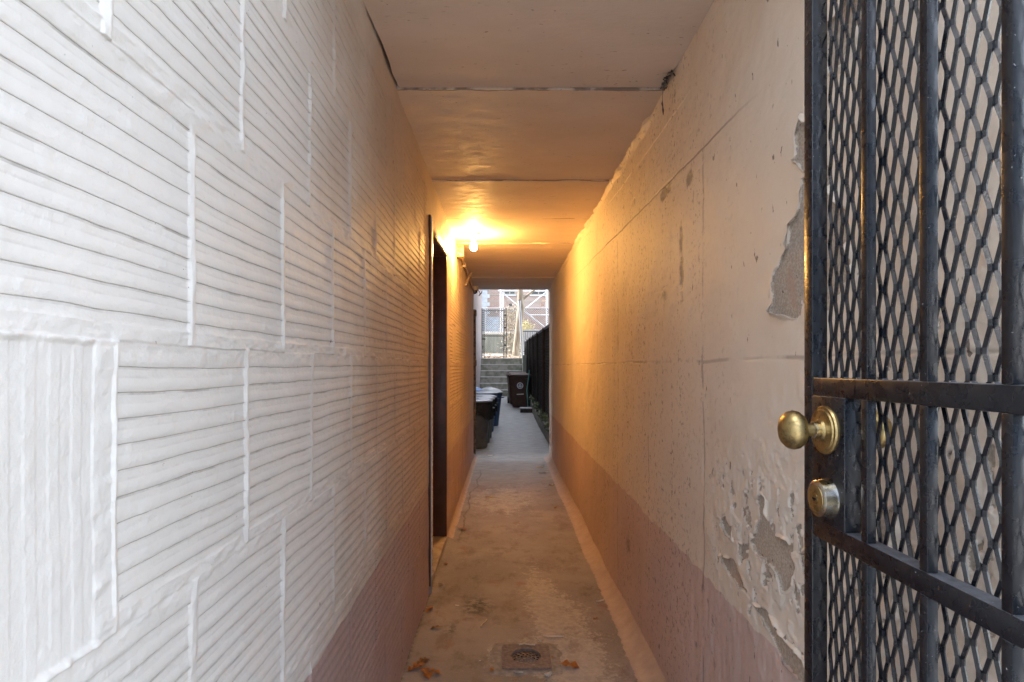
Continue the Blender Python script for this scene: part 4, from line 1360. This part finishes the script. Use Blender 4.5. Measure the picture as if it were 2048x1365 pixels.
def build_fence():
    t = thing('slatted_fence', 'dark teal slatted chain fence standing on the mossy kerb at right', 'fence', (XF + .05, 15, 0))
    bm = bmesh.new()
    y = 9.2
    rr = random.Random(4)
    def top(y): return 1.99 + .022 * (y - 9.2)
    def bot(y): return .25 + float(ground_z(np.array([y]))[0])
    while y < 22.9:
        w = .085
        x = .0025 * (y - 9) + rr.uniform(-.006, .006)
        add_box(bm, x, x + .006, y - 15, y - 15 + w, bot(y) + rr.uniform(0, .10), top(y) - .012 - rr.uniform(0, .012))
        y += w + rr.uniform(.003, .009)
    obj('slats', bm, M['fence_slat'], t)
    for k, yy in enumerate((9.15, 11.4, 13.7, 16.0, 18.3, 20.6, 22.9)):
        x = .0025 * (yy - 9) - .03
        hh = top(yy) + (.20 if k == 0 else .02)
        obj('post', tube([(x, yy - 15, bot(yy) - .05), (x, yy - 15, hh)], .030 if k else .024, 10), M['fence_post' if k < 2 else 'iron'], t, 50)
    obj('top_rail', tube([(-.02, 9.2 - 15, top(9.2)), (.01, 16 - 15, top(16)), (.02, 22.9 - 15, top(22.9))], .028, 8), M['railpaint'], t, 50)
    bm = bmesh.new()
    for yy in np.arange(9.2, 22.9, .11):
        for s in (1, -1):
            yb = yy + s * 1.7
            x = .0025 * (yy - 9) - .012
            add_tube(bm, [(x, yy - 15, top(yy)), (x, min(max(yb, 9.2), 22.9) - 15, top(yy) - 1.7 * (min(max(yb, 9.2), 22.9) - yy) * s / 1.7)], .003, 3, False)
    obj('chain_link', bm, M['gatewire'], t)
build_fence()

def leaf_cloud(n, sx, sy, sz, size, seed, density=None):
    rr = np.random.RandomState(seed)
    bm_v, bm_f = [], []
    clumps = [(rr.uniform(-sx, sx), rr.uniform(-sy, sy), rr.uniform(0, sz)) for _ in range(max(3, n // 18))]
    for i in range(n):
        c = clumps[rr.randint(len(clumps))]
        s = .16 * max(sx, sz * .5) + .01
        p = np.array([c[0] + rr.normal() * s, c[1] + rr.normal() * s, max(0, c[2] + rr.normal() * s)])
        a = rr.normal(size=3); a /= np.linalg.norm(a)
        b = np.cross(a, rr.normal(size=3)); b /= np.linalg.norm(b)
        L = size * rr.uniform(.6, 1.4)
        k = len(bm_v)
        bm_v += [p - a * L, p + b * L * .42, p + a * L, p - b * L * .42]
        bm_f.append((k, k + 1, k + 2, k + 3))
    return np.array(bm_v), np.array(bm_f)

# weeds growing on the kerb
wl = ['pale weed tuft nearest the passage on the kerb', 'narrow weed second from the passage on the kerb', 'bushy weed with broad leaves on the near kerb',
      'small weed between two taller ones on the kerb', 'tall weed leaning out over the kerb before the dark tray', 'sparse weed beside the black tray on the kerb',
      'low weed on the kerb beside the brown cart', 'pale weed on the kerb at the foot of the teal pole', 'farthest weed on the kerb behind the carts']
for i, yy in enumerate((9.55, 10.1, 10.7, 11.3, 12.1, 13.2, 14.4, 15.6, 17.2)):
    zb = .235 + float(ground_z(np.array([yy]))[0])
    v, f = leaf_cloud(46 + 9 * (i % 3), .05, .12, .17 + .05 * (i % 2), .035, 200 + i)
    t = thing('weed', wl[i], 'weed', (XF + .012 + .0025 * (yy - 9), yy, zb), 0, 'weeds on the kerb')
    np_obj('leaves', v, f, M['weed'], t, None, False)
    bm = bmesh.new()
    for s in range(4):
        a = s * 1.6 + i
        add_tube(bm, [(0, 0, -.02), (.02 * math.cos(a), .04 * math.sin(a), .10), (.04 * math.cos(a), .09 * math.sin(a), .2)], .003, 4)
    obj('stems', bm, M['weed'], t)

# ----- steps up to the yard
SY, SZ, RISE, RUN = 21.5, .19, .2385, .27
t = thing('concrete_steps', 'flight of mossy concrete steps with pale worn nosings at the court end', 'steps', (0, SY, SZ))
for k in range(6):
    y0 = k * RUN
    x0, x1 = XCL + .005, .66
    obj('step', box(x0, x1, y0, y0 + RUN + (.3 if k == 5 else .0) - .002, -.2, (k + 1) * RISE - .034), M['step'], t)
    obj('nosing', box(x0 + .002, x1 + .004, y0 - .012, y0 + RUN + (.3 if k == 5 else 0) - .003, (k + 1) * RISE - .0335, (k + 1) * RISE, .006), M['step_edge'], t)
YZ = SZ + 6 * RISE                # yard level, 1.62
t = thing('step_wall', 'grey concrete cheek wall on the right of the steps', 'wall', (.70, 22.5, 0))
obj('wall', box(-.035, .30, -.9, 1.4, 0, YZ + .10, .01), M['retain'], t)

# yard ground rising to the back
ys = np.linspace(SY + 6 * RUN + .25, 60, 80); xs = np.linspace(-14, 18, 60)
Yg, Xg = np.meshgrid(ys, xs, indexing='ij')
def yard_z(y): return YZ - .006 + .30 * smooth(24.5, 27.5, y)
Zg = yard_z(Yg) + (fbm(Xg, Yg, 3, 120) - .5) * .06 * smooth(23.6, 25, Yg)
o = np_obj('yard_ground', np.stack([Xg, Yg, Zg], -1).reshape(-1, 3), grid_faces(80, 60, True), M['yard'])
tag(o, kind='structure')
bank = obj('yard_bank', box(XCL - 12, XCL - .002, 23.1, 23.4, -.03, YZ - .02), M['retain'])
tag(bank, kind='structure')
bank2 = obj('yard_bank_face', box(1.02, 18, 23.1, 23.4, -.03, YZ - .02), M['retain'])
tag(bank2, kind='structure')
rr_ = np.random.RandomState(9)
V, Fc = [], []
for i in range(900):
    x = rr_.uniform(-1.4, 1.6); y = 24.3 + abs(rr_.normal()) * 1.3
    z = float(yard_z(np.array(y))) + .03
    a = rr_.uniform(0, 6.28); L = rr_.uniform(.03, .07)
    c, s_ = math.cos(a), math.sin(a)
    k = len(V)
    V += [(x - c * L, y - s_ * L, z), (x + s_ * L * .5, y - c * L * .5, z + rr_.uniform(0, .03)), (x + c * L, y + s_ * L, z + .01), (x - s_ * L * .5, y + c * L * .5, z + rr_.uniform(0, .03))]
    Fc.append((k, k + 1, k + 2, k + 3))
o = np_obj('fallen_leaves', np.array(V), np.array(Fc), M['litter'], None, None, False)
tag(o, 'tan carpet of fallen leaves on the yard behind the wire gate', 'leaves', None, 'stuff')

# chain-link wire panel helper
def add_chain(bm, x0, x1, z0, z1, y, pitch=.07, r=.005):
    w, h = x1 - x0, z1 - z0
    k = -h
    while k < w:
        for s in (1, -1):
            # line x - x0 = k + t, z = z0 + t (or mirrored)
            t0, t1 = max(0, -k), min(h, w - k)
            if t1 > t0:
                xa, xb = x0 + k + t0, x0 + k + t1
                if s < 0: xa, xb = x1 - (xa - x0), x1 - (xb - x0)
                add_tube(bm, [(xa, y, z0 + t0), (xb, y, z0 + t1)], r, 3, False)
        k += pitch

# wire gate at the top of the steps
GY = SY + 6 * RUN + .10
t = thing('wire_gate', 'tall chain link gate in a dark tube frame at the top of the steps', 'gate', (0, GY, YZ))
gx0, gx1, gh = (968 - 1010) * GY / F, (1008 - 1010) * GY / F, 2.20 - .32 + .02
for x in (gx0 - .075, gx0, gx1, gx1 + .085):
    hh = gh + (.06 if x in (gx0, gx1) else .10)
    obj('post', tube([(x, 0, 0), (x, 0, hh)], .022, 8), M['iron'] if x in (gx0 - .075, gx1 + .085) else M['gatewire'], t, 50)
for z in (.05, gh * .53 - .12, gh):
    obj('rail', tube([(gx0, 0, z), (gx1, 0, z)], .016, 8), M['gatewire'], t, 50)
bm = bmesh.new(); add_chain(bm, gx0, gx1, .05, gh, 0.01, .075, .0028)
obj('chain_link', bm, M['gatewire'], t)
obj('latch', box(gx0 - .09, gx0 + .06, -.03, .03, .74, .80, .006), M['iron'], t)
for z in (.5, 1.2, 1.7):
    obj('hinge', box(gx1 - .01, gx1 + .09, -.03, .03, z, z + .05, .006), M['iron'], t)

# leaning galvanised post at the fence end
t = thing('leaning_post', 'leaning galvanised fence post where the dark fence ends', 'post', (.72, 23.6, YZ - .5))
obj('post', tube([(.02, 0, 0), (-.13, 0, 2.85)], .045, 12), M['galv'], t, 50)
obj('cap', lathe([(.05, 0), (.05, .03), (0, .05)], 12, Matrix.Translation((-.13, 0, 2.85))), M['gatewire'], t, 40)

# low black railing right of the tree
t = thing('iron_railing', 'low black iron railing right of the tree trunk', 'railing', (0, 25.6, float(yard_z(np.array(25.6)))))
x0, x1 = (1046 - 1010) * 25.6 / F, (1100 - 1010) * 25.6 / F
zt = H + (733 - 663) * 25.6 / F - t.location.z
for z in (.25, zt):
    obj('rail', tube([(x0, 0, z), (x1, 0, z)], .020, 8), M['iron'], t, 50)
k = 0
while x0 + k * .105 < x1:
    obj('picket', tube([(x0 + k * .105, 0, 0), (x0 + k * .105, 0, zt)], .010, 6), M['iron'], t, 50); k += 1

# grey concrete wall behind the wire gate
t = thing('concrete_wall', 'grey green concrete wall seen through the lower half of the wire gate', 'wall', (0, 27.6, float(yard_z(np.array(27.6))) - .1))
obj('wall', box(-4.0, 0.42, 0, .25, 0, H + (733 - 670) * 27.6 / F - t.location.z, .02), M['retain'], t)
obj('coping', box(-4.02, 0.44, -.03, .28, H + (733 - 669.5) * 27.6 / F - t.location.z, H + (733 - 664) * 27.6 / F - t.location.z, .015), M['step_edge'], t)
t = thing('white_panel_wall', 'pale boarded wall behind the low black railing', 'wall', (0, 26.6, float(yard_z(np.array(26.6))) - .1))
bm = bmesh.new()
for k in range(9):
    add_box(bm, .84 + k * .17, .84 + k * .17 + .162, 0, .05, 0, H + (733 - 660) * 26.6 / F - t.location.z + .01 * (k % 2), .006)
obj('boards', bm, M['quoin'], t)

# tree
def build_tree():
    ty = 25.2
    z0 = float(yard_z(np.array(ty)))
    t = thing('pale_tree', 'pale barked tree rising behind the gate with a swollen crooked trunk', 'tree', (.5, ty, z0 - .05))
    def q(px, py): return ((px - 1010) * ty / F - .5, 0, H - (py - 733) * ty / F - z0 + .05)
    pts = [q(1031, 712), q(1033, 690), q(1036, 660), q(1040, 632), q(1042, 615), q(1041, 600), q(1040.5, 585), q(1041, 560), q(1043, 520), q(1040, 470)]
    rads = [.17, .135, .13, .15, .175, .135, .12, .115, .105, .08]
    obj('trunk', tube(pts, .1, 14, rads), M['bark'], t, 60)
    limbs = [(q(1043, 540), q(1065, 500), q(1090, 440)), (q(1041, 520), q(1015, 470), q(990, 420)), (q(1040, 470), q(1046, 420), q(1042, 340)), (q(1044, 600), q(1062, 585), q(1085, 570))]
    for L in limbs:
        L = [Vector(p) + Vector((0, random.uniform(-.3, .3) * i, 0)) for i, p in enumerate(L)]
        obj('limb', tube(L, .05, 8, [.07, .05, .02]), M['bark'], t, 60)
    v, f = leaf_cloud(2600, 2.2, 1.8, 2.6, .06, 301)
    v2, f2 = leaf_cloud(60, .30, .2, .5, .04, 302)
    p = q(1082, 604)
    v = np.concatenate([v + np.array([.1, 0, 4.6]), v2 + np.array([p[0], p[1], p[2] - .25])])
    np_obj('crown', v, np.concatenate([f, f2 + 4 * len(f)]), M['brownleaf'], t, None, False)
build_tree()

t = thing('dry_vine', 'dry beige vine bush filling the gap between wire gate and tree', 'bush', ((1021 - 1010) * 26.4 / F, 26.4, float(yard_z(np.array(26.4)))))
v, f = leaf_cloud(1500, .22, .12, 2.15, .045, 310)
np_obj('foliage', v, f, M['dryvine'], t, None, False)
bm = bmesh.new()
for k in range(7):
    x = -.2 + k * .065
    add_tube(bm, [(x, 0, -.05), (x + .05 * math.sin(k), .03, .9), (x + .07 * math.cos(k * 2), 0, 2.1)], .012, 5)
obj('stems', bm, M['bark'], t)
t = thing('yellow_bush', 'rounded yellow green bush right of the tree trunk', 'bush', ((1053 - 1010) * 28.2 / F, 28.2, float(yard_z(np.array(28.2)))))
v, f = leaf_cloud(1300, .28, .2, 1.5, .05, 311)
np_obj('foliage', v, f, M['yellowleaf'], t, None, False)
obj('stems', tube([(0, 0, -.05), (.05, 0, .6), (0, 0, 1.4)], .03, 6), M['bark'], t)

# long chain link fence across the yard
t = thing('chain_link_fence', 'long silver chain link fence across the yard behind the tree', 'fence', (0, 29.2, float(yard_z(np.array(29.2)))))
zt = H + (733 - 617) * 29.2 / F - t.location.z
zm = H + (733 - 630.5) * 29.2 / F - t.location.z
bm = bmesh.new(); add_chain(bm, -3.2, 3.4, .02, zt, 0, .11, .010)
obj('chain_link', bm, M['gatewire'], t)
for z in (zt,):
    obj('rail', tube([(-3.2, 0, z), (3.4, 0, z)], .026, 8), M['galv'], t, 50)
for x in (-3.2, -1.0, 3.4):
    obj('post', tube([(x, -.03, 0), (x, -.03, zt + .04)], .03, 8), M['galv'], t, 50)
obj('mid_rail', tube([(1.2, -.03, zm), (3.2, -.03, zm)], .028, 8), M['whitepaint'], t, 50)

# white steel frame with diagonal braces
t = thing('white_steel_frame', 'white steel frame with crossing diagonal braces behind the tree', 'frame', (0, 32.0, float(yard_z(np.array(32.0)))))
def wq(px, py, dy=0): return ((px - 1010) * 32 / F, dy, H - (py - 733) * 32 / F - t.location.z)
obj('beam', tube([wq(996, 582), wq(1097, 582.5)], .045, 4), M['whitepaint'], t)
obj('post', tube([(wq(1001.5, 0)[0], 0, 0), wq(1001.5, 583)], .05, 4), M['whitepaint'], t)
obj('post', tube([(wq(1006, 0)[0], .5, 0), wq(1006, 583, .5)], .045, 4), M['galv'], t)
obj('post', tube([(wq(1093.5, 0)[0], 0, 0), wq(1093.5, 583)], .05, 4), M['whitepaint'], t)
obj('brace', tube([wq(1004, 585, .05), wq(1046, 620, .05), wq(1091, 656, .05)], .036, 4), M['whitepaint'], t)
obj('brace', tube([wq(1092, 585, -.05), wq(1046, 622, -.05)], .032, 4), M['whitepaint'], t)
obj('upper_post', tube([wq(1093.5, 583), wq(1093.5, 480)], .06, 4), M['whitepaint'], t)
obj('upper_post', tube([wq(1001.5, 583), wq(1001.5, 480)], .06, 4), M['whitepaint'], t)

# brick building at the back
def build_far():
    Yb = 40.0
    zb = float(yard_z(np.array(40.0)))
    t = thing('brick_building', 'weathered brick building with white corner stones closing the view', 'building', (0, Yb, zb - .05))
    def q(px, py): return ((px - 1010) * Yb / F, H - (py - 733) * Yb / F - t.location.z)
    obj('wall', box(-1.75, 14, 0, 8, 0, 15), M['brick'], t)
    bm = bmesh.new()
    z = 0; k = 0
    while z < 15:
        add_box(bm, -1.80, -1.22 + (.16 if k % 2 else 0), -.05, .5, z, z + .27, .012); z += .275; k += 1
    obj('quoins', bm, M['quoin'], t)
    for py in (590, 603.5):
        x, z = q(1010, py)
        obj('string_course', box(-1.19, 14, -.03, .02, z - .035, z + .035, .006), M['mortar'], t)
    def window(x0, x1, z0, z1, glass, frame):
        w = obj('window', box(x0, x1, -.02, .04, z0, z1, .004), M[frame], t)
        cx = (x0 + x1) / 2
        n = 2 if x1 - x0 > .5 else 1
        for i in range(n):
            for j in range(2):
                a = x0 + .07 + i * (x1 - x0 - .07) / n
                b = x0 + (i + 1) * (x1 - x0 - .07) / n
                c = z0 + .07 + j * (z1 - z0 - .07) / 2
                d = z0 + (j + 1) * (z1 - z0 - .07) / 2
                obj('pane', box(a, b, -.026, -.0205, c, d), M[glass], w)
        obj('sill', box(x0 - .06, x1 + .06, -.09, -.001, z0 - .09, z0 - .003, .01), M['quoin'], w)
    xa, za = q(968, 664); xb, zb_ = q(999, 634)
    window(xa, xb, za, zb_, 'glass', 'quoin')
    for (p0, p1, y0, y1) in ((1008, 1031, 590, 560), (1061, 1093, 590.5, 560), (1016, 1026, 622, 606)):
        xa, za = q(p0, y0); xb, zb_ = q(p1, y1)
        window(xa, xb, za, zb_, 'darkglass', 'brick' if y1 == 606 else 'mortar')
build_far()
t = thing('white_corner_house', 'white painted house wall left of the brick building beyond the gate', 'building', (-1.9, 38.0, 1.5))
obj('wall', box(-8, -.30, 0, 6, 0, 8), M['quoin'], t)

# row house added unseen behind the camera: it closes off the low sky
t = thing('sky_blocker_house', 'unseen grey blue row house added across the street to block low sky', 'building', (0, -13, -.03))
M['bluegrey'] = simple('grey_blue_siding', (.15, .20, .28), (.20, .26, .35), 3, .8, bump=.3)  # blue tone picked for the reflections in the gate bars
obj('wall', box(-22, 22, -6, 0, 0, 7.0), M['bluegrey'], t)
obj('cornice', box(-22.2, 22.2, -.2, .35, 7.003, 7.4, .03), M['quoin'], t)
for i in range(9):
    for j in range(2):
        x, z = -18 + i * 4.5, 1.2 + j * 3.0
        w = obj('window', box(x, x + 1.3, .002, .06, z, z + 1.9, .01), M['quoin'], t)
        obj('pane', box(x + .1, x + 1.2, .061, .068, z + .1, z + 1.8), M['darkglass'], w)
